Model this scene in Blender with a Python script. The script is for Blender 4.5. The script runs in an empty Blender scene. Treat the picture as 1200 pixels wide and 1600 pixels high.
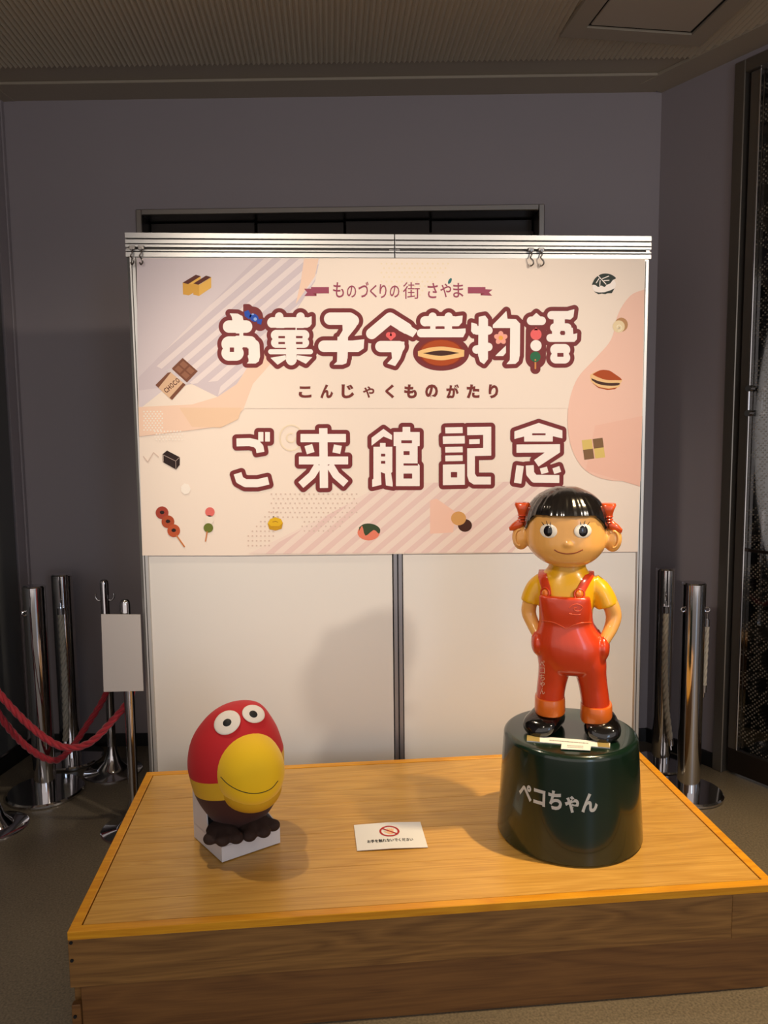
import bpy, math, random
import numpy as np
from mathutils import Vector, Matrix
from mathutils.bvhtree import BVHTree

# ------------------------------------------------------------------ camera, world, lights, exposure
SC = bpy.context.scene
COL = SC.collection
F = 1187.4                                    # focal length in pixels of the 1200x1600 frame
CAM = np.array([0.7049, -2.8078, 1.4810])
YAW, PITCH, ROLL = math.radians(3.9906), math.radians(-5.7404), math.radians(-0.6626)
cy_, sy_, cp_, sp_ = math.cos(YAW), math.sin(YAW), math.cos(PITCH), math.sin(PITCH)
FW = np.array([sy_ * cp_, cy_ * cp_, sp_])
_r = np.array([cy_, -sy_, 0.0])
_u = np.cross(_r, FW)
RT = math.cos(ROLL) * _r + math.sin(ROLL) * _u
UP = -math.sin(ROLL) * _r + math.cos(ROLL) * _u
cam = bpy.data.cameras.new('camera')
cam.sensor_fit = 'HORIZONTAL'
cam.sensor_width = 36
cam.lens = F / 1200 * 36
cam.clip_start = 0.05
camo = bpy.data.objects.new('camera', cam)
COL.objects.link(camo)
camo.matrix_world = Matrix(((RT[0], UP[0], -FW[0], CAM[0]), (RT[1], UP[1], -FW[1], CAM[1]),
                            (RT[2], UP[2], -FW[2], CAM[2]), (0, 0, 0, 1)))
SC.camera = camo

w = bpy.data.worlds.new('world')
SC.world = w
w.use_nodes = True
w.node_tree.nodes['Background'].inputs[0].default_value = (1.0, 0.90, 0.84, 1)
w.node_tree.nodes['Background'].inputs[1].default_value = 0.9


def spot(name, loc, target, power, col, deg, blend=0.6, size=0.05):
    l = bpy.data.lights.new(name, 'SPOT')
    l.energy = power
    l.color = col
    l.spot_size = math.radians(deg)
    l.spot_blend = blend
    l.shadow_soft_size = size
    o = bpy.data.objects.new(name, l)
    COL.objects.link(o)
    o.location = loc
    o.rotation_euler = (Vector(target) - Vector(loc)).to_track_quat('-Z', 'Y').to_euler()
    return o


WARM = (1.0, 0.82, 0.60)
spot('downlight_right', (2.15, -1.05, 2.93), (1.85, -1.0, 0.0), 330, (1.0, 0.74, 0.42), 56, 0.8, 0.04)
spot('downlight_left', (0.0, -0.45, 2.93), (0.55, -0.6, 0.3), 75, WARM, 60, 0.9, 0.04)
spot('track_light_right', (3.0, -2.5, 2.9), (1.0, 0.0, 1.35), 205, (1.0, 0.86, 0.70), 44, 0.8, 0.085)
spot('track_light_left', (-0.1, -2.6, 2.9), (0.85, 0.0, 1.35), 155, (1.0, 0.87, 0.72), 44, 0.8, 0.11)
# hall daylight far behind the viewer
hl = bpy.data.lights.new('hall_daylight', 'AREA')
hl.energy = 26
hl.color = (0.50, 0.72, 1.0)
hl.shape = 'RECTANGLE'
hl.size, hl.size_y = 0.9, 2.2
hlo = bpy.data.objects.new('hall_daylight', hl)
COL.objects.link(hlo)
hlo.location = (2.9, -6.5, 1.6)
hlo.rotation_euler = (Vector((1.0, 0, 1.0)) - Vector(hlo.location)).to_track_quat('-Z', 'Y').to_euler()

vs = SC.view_settings
vs.view_transform = 'Standard'
vs.look = 'None'
vs.gamma = 1
vs.use_curve_mapping = False
vs.exposure = 0.0

# ------------------------------------------------------------------ helpers
random.seed(4)
ZP = 0.2956                                   # platform top
CEIL = 2.995


def ray(x, y):
    return FW + (x - 600) / F * RT - (y - 800) / F * UP


def at_y(x, y, Y=0.0):
    d = ray(x, y)
    return CAM + (Y - CAM[1]) / d[1] * d


def at_z(x, y, Z):
    d = ray(x, y)
    return CAM + (Z - CAM[2]) / d[2] * d


def at_plane(x, y, p, n):
    d = ray(x, y)
    n = np.array(n, float)
    return CAM + ((np.array(p, float) - CAM) @ n) / (d @ n) * d


def lin(c):
    return tuple(((v / 255) / 12.92 if v / 255 <= 0.04045 else ((v / 255 + 0.055) / 1.055) ** 2.4) for v in c)


MATS = {}


def mat(name, rgb, rough=0.6, metal=0.0, spec=0.5, coat=0.0, bump=0.0, bscale=200.0, vary=0.0, vscale=6.0, sheen=0.0):
    """plain paint / paper / plastic with a little procedural variation"""
    if name in MATS:
        return MATS[name]
    m = bpy.data.materials.new(name)
    m.use_nodes = True
    nt = m.node_tree
    b = nt.nodes['Principled BSDF']
    c = lin(rgb)
    b.inputs['Base Color'].default_value = (*c, 1)
    b.inputs['Roughness'].default_value = rough
    b.inputs['Metallic'].default_value = metal
    b.inputs['Specular IOR Level'].default_value = spec
    b.inputs['Coat Weight'].default_value = coat
    b.inputs['Coat Roughness'].default_value = 0.06
    b.inputs['Sheen Weight'].default_value = sheen
    if vary or bump:
        tc = nt.nodes.new('ShaderNodeTexCoord')
        if vary:
            n = nt.nodes.new('ShaderNodeTexNoise')
            n.inputs['Scale'].default_value = vscale
            n.inputs['Detail'].default_value = 6
            nt.links.new(tc.outputs['Object'], n.inputs['Vector'])
            mx = nt.nodes.new('ShaderNodeMix')
            mx.data_type = 'RGBA'
            mx.inputs['A'].default_value = (*[v * (1 - vary) for v in c], 1)
            mx.inputs['B'].default_value = (*[min(1, v * (1 + vary)) for v in c], 1)
            nt.links.new(n.outputs['Fac'], mx.inputs['Factor'])
            nt.links.new(mx.outputs['Result'], b.inputs['Base Color'])
        if bump:
            n2 = nt.nodes.new('ShaderNodeTexNoise')
            n2.inputs['Scale'].default_value = bscale
            n2.inputs['Detail'].default_value = 3
            nt.links.new(tc.outputs['Object'], n2.inputs['Vector'])
            bp = nt.nodes.new('ShaderNodeBump')
            bp.inputs['Strength'].default_value = bump
            bp.inputs['Distance'].default_value = 0.002
            nt.links.new(n2.outputs['Fac'], bp.inputs['Height'])
            nt.links.new(bp.outputs['Normal'], b.inputs['Normal'])
    MATS[name] = m
    return m


def wood(name, c1, c2, rough=0.35, along=(0.9, 9.0, 9.0), seed=0.0):
    m = bpy.data.materials.new(name)
    m.use_nodes = True
    nt = m.node_tree
    N = nt.nodes.new
    L = nt.links.new
    b = nt.nodes['Principled BSDF']
    tc = N('ShaderNodeTexCoord')
    oi = N('ShaderNodeObjectInfo')
    off = N('ShaderNodeVectorMath')
    off.operation = 'MULTIPLY'
    off.inputs[1].default_value = (7.0, 3.0, 5.0)
    cx = N('ShaderNodeCombineXYZ')
    for i in range(3):
        L(oi.outputs['Random'], cx.inputs[i])
    L(cx.outputs[0], off.inputs[0])
    add = N('ShaderNodeVectorMath')
    L(tc.outputs['Object'], add.inputs[0])
    L(off.outputs[0], add.inputs[1])
    mp = N('ShaderNodeMapping')
    mp.inputs['Scale'].default_value = along
    mp.inputs['Location'].default_value = (seed, seed * 2, seed)
    L(add.outputs[0], mp.inputs['Vector'])
    n1 = N('ShaderNodeTexNoise')
    n1.inputs['Scale'].default_value = 1.3
    n1.inputs['Detail'].default_value = 2
    n1.inputs['Distortion'].default_value = 0.6
    L(mp.outputs[0], n1.inputs['Vector'])
    mu = N('ShaderNodeMath')
    mu.operation = 'MULTIPLY'
    mu.inputs[1].default_value = 9.0
    L(n1.outputs['Fac'], mu.inputs[0])
    fr = N('ShaderNodeMath')
    fr.operation = 'PINGPONG'
    fr.inputs[1].default_value = 0.5
    L(mu.outputs[0], fr.inputs[0])
    mp2 = N('ShaderNodeMapping')
    mp2.inputs['Scale'].default_value = (along[0] * 3, along[1] * 14, along[2] * 14)
    L(add.outputs[0], mp2.inputs['Vector'])
    n2 = N('ShaderNodeTexNoise')
    n2.inputs['Scale'].default_value = 2.0
    n2.inputs['Detail'].default_value = 5
    L(mp2.outputs[0], n2.inputs['Vector'])
    sm = N('ShaderNodeMath')
    sm.operation = 'MULTIPLY_ADD'
    sm.inputs[1].default_value = 0.8
    L(fr.outputs[0], sm.inputs[0])
    L(n2.outputs['Fac'], sm.inputs[2])
    rp = N('ShaderNodeValToRGB')
    rp.color_ramp.elements[0].position = 0.3
    rp.color_ramp.elements[1].position = 1.0
    rp.color_ramp.elements[0].color = (*lin(c2), 1)
    rp.color_ramp.elements[1].color = (*lin(c1), 1)
    L(sm.outputs[0], rp.inputs[0])
    hv = N('ShaderNodeHueSaturation')
    vr = N('ShaderNodeMath')
    vr.operation = 'MULTIPLY_ADD'
    vr.inputs[1].default_value = 0.10
    vr.inputs[2].default_value = 0.95
    L(oi.outputs['Random'], vr.inputs[0])
    L(vr.outputs[0], hv.inputs['Value'])
    L(rp.outputs[0], hv.inputs['Color'])
    L(hv.outputs[0], b.inputs['Base Color'])
    b.inputs['Roughness'].default_value = rough
    bp = N('ShaderNodeBump')
    bp.inputs['Strength'].default_value = 0.08
    bp.inputs['Distance'].default_value = 0.001
    L(n2.outputs['Fac'], bp.inputs['Height'])
    L(bp.outputs[0], b.inputs['Normal'])
    return m


class G:
    def __init__(self):
        self.v, self.f, self.m, self.cur, self.T = [], [], [], 0, None

    def add(self, verts, faces, mi=None):
        n = len(self.v)
        if self.T:
            verts = [self.T(p) for p in verts]
        self.v += [tuple(map(float, p)) for p in verts]
        self.f += [tuple(i + n for i in f) for f in faces]
        self.m += [self.cur if mi is None else mi] * len(faces)
        return self

    def hexa(self, p):
        """8 points: bottom ring 0-3 (ccw from above), top ring 4-7"""
        return self.add(p, [(3, 2, 1, 0), (4, 5, 6, 7), (0, 1, 5, 4), (1, 2, 6, 5), (2, 3, 7, 6), (3, 0, 4, 7)])

    def box(self, a, b, bev=0.0):
        (x0, y0, z0), (x1, y1, z1) = a, b
        x0, x1 = min(x0, x1), max(x0, x1)
        y0, y1 = min(y0, y1), max(y0, y1)
        z0, z1 = min(z0, z1), max(z0, z1)
        if not bev:
            return self.hexa([(x0, y0, z0), (x1, y0, z0), (x1, y1, z0), (x0, y1, z0),
                              (x0, y0, z1), (x1, y0, z1), (x1, y1, z1), (x0, y1, z1)])
        e = bev
        R = [(x0 + e, y0), (x1 - e, y0), (x1, y0 + e), (x1, y1 - e), (x1 - e, y1), (x0 + e, y1), (x0, y1 - e), (x0, y0 + e)]
        I = [(x0 + e, y0 + e), (x1 - e, y0 + e), (x1 - e, y0 + e), (x1 - e, y1 - e), (x1 - e, y1 - e), (x0 + e, y1 - e), (x0 + e, y1 - e), (x0 + e, y0 + e)]
        rings = [[(*p, z0) for p in I], [(*p, z0 + e) for p in R], [(*p, z1 - e) for p in R], [(*p, z1) for p in I]]
        return self.rings(rings, True)

    def rings(self, rings, caps=True, closed=False):
        n = len(rings[0])
        v = [p for r in rings for p in r]
        f = []
        m = len(rings)
        for i in range(m if closed else m - 1):
            a, b = i * n, ((i + 1) % m) * n
            for j in range(n):
                k = (j + 1) % n
                f.append((a + j, a + k, b + k, b + j))
        if caps and not closed:
            f.append(tuple(range(n))[::-1])
            f.append(tuple(range((m - 1) * n, m * n)))
        return self.add(v, f)

    def prism(self, pts, d):
        """flat polygon (3D points) extruded by vector d"""
        n = len(pts)
        d = np.array(d, float)
        v = [np.array(p, float) for p in pts] + [np.array(p, float) + d for p in pts]
        f = [tuple(range(n))[::-1], tuple(range(n, 2 * n))] + [(i, (i + 1) % n, n + (i + 1) % n, n + i) for i in range(n)]
        return self.add(v, f)

    def revolve(self, prof, c=(0, 0, 0), n=40):
        """profile of (radius, z) bottom to top around a vertical axis"""
        R = [[(c[0] + max(r, 1e-4) * math.cos(2 * math.pi * j / n), c[1] + max(r, 1e-4) * math.sin(2 * math.pi * j / n), c[2] + z)
              for j in range(n)] for r, z in prof]
        return self.rings(R)

    def loft(self, secs, n=28, power=2.0):
        """secs: list of (centre, u, v); superelliptic rings"""
        R = []
        for c, u, v in secs:
            c, u, v = (np.array(q, float) for q in (c, u, v))
            r = []
            for j in range(n):
                a = 2 * math.pi * j / n
                ca, sa = math.cos(a), math.sin(a)
                e = 2 / power
                r.append(c + u * math.copysign(abs(ca) ** e, ca) + v * math.copysign(abs(sa) ** e, sa))
            R.append(r)
        return self.rings(R)

    def tube(self, pts, rad, n=10, closed=False):
        pts = [np.array(p, float) for p in pts]
        m = len(pts)
        rad = rad if hasattr(rad, '__len__') else [rad] * m
        R = []
        nrm = None
        for i, p in enumerate(pts):
            t = pts[(i + 1) % m] - pts[i - 1] if (closed or 0 < i < m - 1) else (pts[1] - pts[0] if i == 0 else pts[-1] - pts[-2])
            t = t / (np.linalg.norm(t) + 1e-12)
            if nrm is None:
                a = np.array([0, 0, 1.0]) if abs(t[2]) < 0.9 else np.array([1.0, 0, 0])
                nrm = np.cross(t, a)
            nrm = nrm - t * (nrm @ t)
            nrm /= np.linalg.norm(nrm) + 1e-12
            b = np.cross(t, nrm)
            R.append([p + rad[i] * (math.cos(2 * math.pi * j / n) * nrm + math.sin(2 * math.pi * j / n) * b) for j in range(n)])
        return self.rings(R, True, closed)

    def ellipsoid(self, c, ax, n=24, m=14, axes=None):
        c = np.array(c, float)
        A = np.eye(3) if axes is None else np.array(axes, float)
        R = []
        for i in range(m + 1):
            th = math.pi * (i / m) if 0 < i < m else (0.02 if i == 0 else math.pi - 0.02)
            R.append([c + A[0] * ax[0] * math.sin(th) * math.cos(2 * math.pi * j / n) + A[1] * ax[1] * math.sin(th) * math.sin(2 * math.pi * j / n)
                      - A[2] * ax[2] * math.cos(th) for j in range(n)])
        return self.rings(R)


WL = {}


def empty(name, loc):
    o = bpy.data.objects.new(name, None)
    o.empty_display_size = 0.05
    COL.objects.link(o)
    o.location = loc
    WL[o.name] = np.array(loc, float)
    return o


def mesh_of(name, g, base, mats, smooth):
    me = bpy.data.meshes.new(name)
    v = np.array(g.v) - base
    me.from_pydata(v.tolist(), [], g.f)
    for m in mats:
        me.materials.append(m)
    if len(mats) > 1:
        me.polygons.foreach_set('material_index', g.m)
    if smooth:
        me.polygons.foreach_set('use_smooth', [True] * len(g.f))
        try:
            me.set_sharp_from_angle(angle=math.radians(smooth if smooth > 1 else 42))
        except Exception:
            pass
    me.validate()
    me.update()
    return me


def part(name, g, mats, parent=None, smooth=0, loc=None):
    """link g as ONE mesh object; vertices of g are world coordinates"""
    if not isinstance(mats, (list, tuple)):
        mats = [mats]
    if parent is not None:
        base = WL[parent.name]
    elif loc is not None:
        base = np.array(loc, float)
    else:
        a = np.array(g.v)
        base = np.array([(a[:, 0].min() + a[:, 0].max()) / 2, (a[:, 1].min() + a[:, 1].max()) / 2, a[:, 2].min()])
    o = bpy.data.objects.new(name, mesh_of(name, g, base, mats, smooth))
    COL.objects.link(o)
    if parent is not None:
        o.parent = parent
    else:
        o.location = base
    WL[o.name] = base
    return o


def tag(o, label, cat, group=None):
    o['label'] = label
    o['category'] = cat
    if group:
        o['group'] = group
    return o


def structure(o):
    o['kind'] = 'structure'
    return o


def fuse(g, voxel=0.005, it=4, fac=0.5):
    """one continuous skin over overlapping volumes"""
    me = bpy.data.meshes.new('fuse')
    me.from_pydata(g.v, [], g.f)
    o = bpy.data.objects.new('fuse', me)
    COL.objects.link(o)
    r = o.modifiers.new('r', 'REMESH')
    r.mode = 'VOXEL'
    r.voxel_size = voxel
    s = o.modifiers.new('s', 'SMOOTH')
    s.factor = fac
    s.iterations = it
    dg = bpy.context.evaluated_depsgraph_get()
    e = o.evaluated_get(dg).to_mesh()
    q = G()
    q.add([tuple(v.co) for v in e.vertices], [tuple(p.vertices) for p in e.polygons])
    o.evaluated_get(dg).to_mesh_clear()
    bpy.data.objects.remove(o)
    bpy.data.meshes.remove(me)
    return q


def bvh(*gs):
    v, f = [], []
    for g in gs:
        n = len(v)
        v += [Vector(p) for p in g.v]
        f += [tuple(i + n for i in q) for q in g.f]
    return BVHTree.FromPolygons(v, f)


def hit(b, x, y):
    d = Vector(ray(x, y)).normalized()
    r = b.ray_cast(Vector(CAM), d)
    return (np.array(r[0]), np.array(r[1])) if r[0] is not None else (None, None)


def smooth_path(pts, k=8):
    pts = [np.array(p, float) for p in pts]
    P = [2 * pts[0] - pts[1]] + pts + [2 * pts[-1] - pts[-2]]
    out = []
    for i in range(1, len(P) - 2):
        a, b, c, d = P[i - 1:i + 3]
        for s in range(k):
            t = s / k
            out.append(0.5 * (2 * b + (c - a) * t + (2 * a - 5 * b + 4 * c - d) * t * t + (3 * b - a - 3 * c + d) * t ** 3))
    out.append(pts[-1])
    return out


def text_flat(body, bold=0.0, res=3):
    """outline of a word as flat 2D mesh, from Blender's own built-in font"""
    cu = bpy.data.curves.new('t', 'FONT')
    cu.body = body
    cu.offset = bold
    cu.resolution_u = res
    o = bpy.data.objects.new('t', cu)
    COL.objects.link(o)
    dg = bpy.context.evaluated_depsgraph_get()
    me = bpy.data.meshes.new_from_object(o.evaluated_get(dg))
    v = np.array([q.co[:] for q in me.vertices])
    f = [tuple(p.vertices) for p in me.polygons]
    bpy.data.objects.remove(o)
    bpy.data.curves.remove(cu)
    bpy.data.meshes.remove(me)
    return v, f


# ------------------------------------------------------------------ materials
M_WALL = mat('wall_paint', (146, 137, 140), 0.55, bump=0.05, bscale=90, vary=0.03, vscale=2.0)
M_BASE = mat('black_baseboard', (16, 15, 15), 0.45)
M_CHROME = mat('polished_steel', (205, 203, 205), 0.09, 1.0)
M_STEEL = mat('brushed_steel', (150, 146, 142), 0.32, 1.0)
M_BRONZE = mat('dark_bronze_metal', (62, 54, 48), 0.35, 0.8)
M_ALU = mat('aluminium', (205, 203, 200), 0.42, 0.75)
M_ALU_SHADE = mat('aluminium_shaded', (150, 148, 152), 0.4, 0.7)  # the rail's aluminium darkened by colour, standing in for less reflected light
M_ALUD = mat('aluminium_groove', (70, 66, 62), 0.5, 0.6)
M_FRAME = mat('grey_door_frame_metal', (128, 120, 110), 0.32, 0.8)
M_BOARD = mat('white_panel_board', (226, 222, 216), 0.5, vary=0.015, vscale=3)
M_BLACK = mat('black_gap', (6, 6, 6), 0.8)
M_CEIL = mat('ceiling_metal', (188, 176, 154), 0.5, 0.0)
M_CEILF = mat('ceiling_trim_paint', (162, 150, 132), 0.5, 0.1)
M_CARD = mat('white_card', (232, 232, 230), 0.55)
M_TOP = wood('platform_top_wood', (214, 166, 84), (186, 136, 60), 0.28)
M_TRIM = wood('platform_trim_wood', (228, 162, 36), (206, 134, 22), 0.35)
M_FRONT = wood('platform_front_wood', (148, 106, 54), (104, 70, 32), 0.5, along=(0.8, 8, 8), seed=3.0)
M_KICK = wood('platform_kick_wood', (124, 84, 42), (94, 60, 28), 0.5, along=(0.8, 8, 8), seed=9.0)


def floor_mat():
    m = bpy.data.materials.new('speckled_stone_floor')
    m.use_nodes = True
    nt = m.node_tree
    N, L = nt.nodes.new, nt.links.new
    b = nt.nodes['Principled BSDF']
    tc = N('ShaderNodeTexCoord')
    n1 = N('ShaderNodeTexNoise')
    n1.inputs['Scale'].default_value = 160
    n1.inputs['Detail'].default_value = 4
    n2 = N('ShaderNodeTexNoise')
    n2.inputs['Scale'].default_value = 1.6
    n2.inputs['Detail'].default_value = 3
    for n in (n1, n2):
        L(tc.outputs['Object'], n.inputs['Vector'])
    mx = N('ShaderNodeMath')
    mx.operation = 'MULTIPLY_ADD'
    mx.inputs[1].default_value = 0.5
    L(n2.outputs['Fac'], mx.inputs[0])
    L(n1.outputs['Fac'], mx.inputs[2])
    rp = N('ShaderNodeValToRGB')
    rp.color_ramp.elements[0].position = 0.45
    rp.color_ramp.elements[0].color = (*lin((74, 67, 58)), 1)
    rp.color_ramp.elements[1].position = 1.0
    rp.color_ramp.elements[1].color = (*lin((126, 115, 96)), 1)
    L(mx.outputs[0], rp.inputs[0])
    L(rp.outputs[0], b.inputs['Base Color'])
    b.inputs['Roughness'].default_value = 0.42
    return m


M_FLOOR = floor_mat()


def glass_mat():
    """dark reflective glass with a printed lattice of fine pale dots (hemp-leaf pattern)"""
    m = bpy.data.materials.new('patterned_glass')
    m.use_nodes = True
    nt = m.node_tree
    N, L = nt.nodes.new, nt.links.new
    out = nt.nodes['Material Output']
    nt.nodes.remove(nt.nodes['Principled BSDF'])
    tr = N('ShaderNodeBsdfTransparent')
    tr.inputs[0].default_value = (0.50, 0.50, 0.50, 1)
    gl = N('ShaderNodeBsdfGlossy')
    gl.inputs['Roughness'].default_value = 0.02
    gl.inputs[0].default_value = (0.9, 0.9, 0.9, 1)
    fr = N('ShaderNodeFresnel')
    fr.inputs[0].default_value = 1.9
    ms = N('ShaderNodeMixShader')
    L(fr.outputs[0], ms.inputs[0])
    L(tr.outputs[0], ms.inputs[1])
    L(gl.outputs[0], ms.inputs[2])
    tc = N('ShaderNodeTexCoord')
    sp = N('ShaderNodeSeparateXYZ')
    L(tc.outputs['Object'], sp.inputs[0])

    def M(op, a, b=None, c=None):
        n = N('ShaderNodeMath')
        n.operation = op
        for i, q in enumerate((a, b, c)):
            if q is None:
                continue
            if isinstance(q, (int, float)):
                n.inputs[i].default_value = q
            else:
                L(q, n.inputs[i])
        return n.outputs[0]
    u, v = sp.outputs['X'], sp.outputs['Z']
    pu, pv = 0.0135, 0.0135
    a = M('ADD', u, v)
    b_ = M('SUBTRACT', u, v)
    fu = M('SUBTRACT', M('FRACT', M('DIVIDE', a, pu * 1.414)), 0.5)
    fv = M('SUBTRACT', M('FRACT', M('DIVIDE', b_, pv * 1.414)), 0.5)
    r2 = M('ADD', M('MULTIPLY', fu, fu), M('MULTIPLY', fv, fv))
    dot = M('LESS_THAN', r2, 0.065)
    # lattice families: +-30 degrees and vertical
    masks = []
    for cx, cz in ((1.0, 0.0), (0.5, 0.866), (0.5, -0.866), (0.866, 0.5), (0.866, -0.5)):
        t = M('ADD', M('MULTIPLY', u, cx), M('MULTIPLY', v, cz))
        w_ = M('ABSOLUTE', M('SUBTRACT', M('FRACT', M('DIVIDE', t, 0.105)), 0.5))
        masks.append(M('LESS_THAN', w_, 0.085))
    mm = masks[0]
    for q in masks[1:]:
        mm = M('MAXIMUM', mm, q)
    fac = M('MULTIPLY', M('MULTIPLY', dot, mm), 0.4)
    df = N('ShaderNodeBsdfDiffuse')
    df.inputs[0].default_value = (*lin((172, 160, 140)), 1)
    m2 = N('ShaderNodeMixShader')
    L(fac, m2.inputs[0])
    L(ms.outputs[0], m2.inputs[1])
    L(df.outputs[0], m2.inputs[2])
    L(m2.outputs[0], out.inputs[0])
    return m


M_GLASS = glass_mat()

# ------------------------------------------------------------------ room shell
g = G().box((-1.6, -4.2, -0.1), (5.2, 1.3, 0.0))
structure(part('floor', g, M_FLOOR))

# back wall frame: u along the wall, d into the wall, z up
BW0 = np.array([-0.728, 0.861, 0.0])
BW1 = np.array([2.204, 0.640, 0.0])
bu = (BW1 - BW0) / np.linalg.norm(BW1 - BW0)
bd = np.array([-bu[1], bu[0], 0.0])
BLEN = float(np.linalg.norm(BW1 - BW0))


def on_back(p):
    return BW0 + bu * p[0] + bd * p[1] + np.array([0, 0, p[2]])


U0, U1, ZT = 0.580, 2.423, 2.509              # outer door frame


def backbox(a, b, bev=0.0):
    q = G()
    q.T = on_back
    return q.box(a, b, bev)


q = G()
q.T = on_back
q.box((-0.15, 0, 0), (U0, 0.2, CEIL)).box((U1, 0, 0), (BLEN + 0.1, 0.2, CEIL)).box((U0, 0, ZT), (U1, 0.2, CEIL))
wall_back = structure(part('wall_back', q, M_WALL))
structure(part('baseboard_back', backbox((0.0, -0.012, 0), (U0 - 0.01, 0.0, 0.062)), M_BASE))
structure(part('baseboard_back_right', backbox((U1 + 0.01, -0.012, 0), (BLEN, 0.0, 0.062)), M_BASE))
door = structure(empty('door_1', on_back((1.5, 0.1, 0))))
part('door_frame', backbox((U0, -0.012, 0), (U0 + 0.026, 0.19, ZT), 0.003), M_STEEL, door)
part('door_frame', backbox((U1 - 0.026, -0.012, 0), (U1, 0.19, ZT), 0.003), M_STEEL, door)
part('door_frame', backbox((U0 + 0.026, -0.012, ZT - 0.026), (U1 - 0.026, 0.19, ZT), 0.003), M_STEEL, door)
M_DOOR = mat('dark_lift_door', (44, 38, 36), 0.3, 0.5)
us = [U0 + 0.026, 1.10, 1.516, 1.917, U1 - 0.026]
for i in range(4):
    dz = 0.11 + 0.015 * (i % 2)
    part('door_leaf', backbox((us[i] + 0.004, dz, 0.01), (us[i + 1] - 0.004, dz + 0.03, ZT - 0.03), 0.003), M_DOOR, door)
part('door_light_block', backbox((U0 + 0.026, 0.17, 0.0), (U1 - 0.026, 0.189, ZT - 0.026)), M_BLACK, door)  # added black sheet, blocks light showing through the gaps between leaves
part('door_transom', backbox((U0 + 0.03, 0.095, ZT - 0.105), (U1 - 0.03, 0.108, ZT - 0.092)), M_BRONZE, door)

# left wall with the edge of a flush steel door
lw = np.array([-0.2, -0.98, 0.0])
lw /= np.linalg.norm(lw)
ln = np.array([lw[1], -lw[0], 0.0])           # away from the room


def on_left(p):
    return BW0 + lw * p[0] + ln * p[1] + np.array([0, 0, p[2]])


q = G()
q.T = on_left
q.box((-0.15, 0, 0), (0.075, 0.15, CEIL)).box((0.075, 0.03, 0), (0.089, 0.15, CEIL)).box((0.089, 0.05, 2.62), (1.3, 0.15, CEIL)).box((1.3, 0, 0), (3.4, 0.15, CEIL))
q.box((0.089, 0.06, 0), (1.3, 0.15, 2.62))
q.box((0.089, 0, 2.62), (1.3, 0.05, CEIL))
structure(part('wall_left', q, M_WALL))
q = G()
q.T = on_left
q.box((0.0, -0.008, 0.06), (0.02, 0.0, CEIL), 0.002)
structure(part('trim_1', q, M_WALL))
q = G()
q.T = on_left
q.box((0.092, 0.0, 0.075), (1.29, 0.04, 2.6), 0.003)
structure(part('door_2', q, mat('grey_steel_door', (92, 92, 90), 0.35, 0.3)))
q = G()
q.T = on_left
q.box((0.0, -0.013, 0), (3.4, 0.0, 0.068))
structure(part('baseboard_left', q, M_BASE))

# angled right wall, then the glazed door
rw = np.array([0.4745, -0.8803, 0.0])
rn = np.array([0.8803, 0.4745, 0.0])          # away from the room


def on_right(p):
    return BW1 + rw * p[0] + rn * p[1] + np.array([0, 0, p[2]])


def rightbox(a, b, bev=0.0):
    q = G()
    q.T = on_right
    return q.box(a, b, bev)


q = G()
q.T = on_right
q.box((-0.1, 0, 0), (0.365, 0.16, CEIL)).box((0.365, 0, 2.955), (4.6, 0.16, CEIL)).box((2.3, 0, 0), (4.6, 0.16, 2.955))
structure(part('wall_right', q, M_WALL))
structure(part('baseboard_right', rightbox((0.0, -0.012, 0), (0.365, 0.0, 0.065)), M_BASE))
gd = structure(empty('door_3', on_right((1.2, 0.05, 0))))
part('door_frame', rightbox((0.365, -0.02, 0.0), (0.412, 0.1, 2.955), 0.003), M_FRAME, gd)
part('door_frame', rightbox((0.412, -0.02, 2.905), (2.25, 0.1, 2.955), 0.003), M_FRAME, gd)
part('door_frame', rightbox((2.25, -0.02, 0.0), (2.3, 0.1, 2.955), 0.003), M_FRAME, gd)
part('gap_seal', rightbox((0.412, 0.02, 0.06), (0.424, 0.08, 2.905)), M_BLACK, gd)
part('bottom_rail', rightbox((0.424, 0.0, 0.012), (2.25, 0.06, 0.115), 0.003), M_BRONZE, gd)
part('stile', rightbox((0.424, 0.0, 0.115), (0.462, 0.06, 2.905), 0.003), M_FRAME, gd)
part('glazing_bead', rightbox((0.462, -0.004, 0.115), (0.470, 0.02, 2.905), 0.002), M_CHROME, gd)
part('cross_bar', rightbox((0.47, 0.012, 0.98), (2.25, 0.02, 0.992)), M_BRONZE, gd)
q = G()
q.box((0, 0, 0), (1.78, 0.008, 2.79))
pane = bpy.data.objects.new('glass_pane', mesh_of('glass_pane', q, np.zeros(3), [M_GLASS], 0))
COL.objects.link(pane)
pane.parent = gd
pane.location = on_right((0.47, 0.022, 0.115)) - WL[gd.name]
pane.rotation_euler = (0, 0, math.atan2(rw[1], rw[0]))
# thumb-turn lock on the stile edge
q = G()
q.T = on_right
for zz in (1.655, 1.555):
    q.tube([(0.478, 0.0, zz), (0.478, -0.03, zz)], 0.013, 16)
q.tube([(0.478, -0.022, 1.65), (0.478, -0.022, 1.56)], 0.006, 10)
part('lock', q, M_CHROME, gd, 40)
# dark lobby behind the glass
q = G()
q.T = on_right
q.box((0.2, 1.6, 0), (3.2, 1.65, CEIL))
structure(part('wall_lobby', q, mat('lobby_wall', (70, 64, 60), 0.7)))
structure(part('floor_lobby', rightbox((0.2, 0.16, -0.05), (3.2, 1.6, 0.002)), M_FLOOR))

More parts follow.
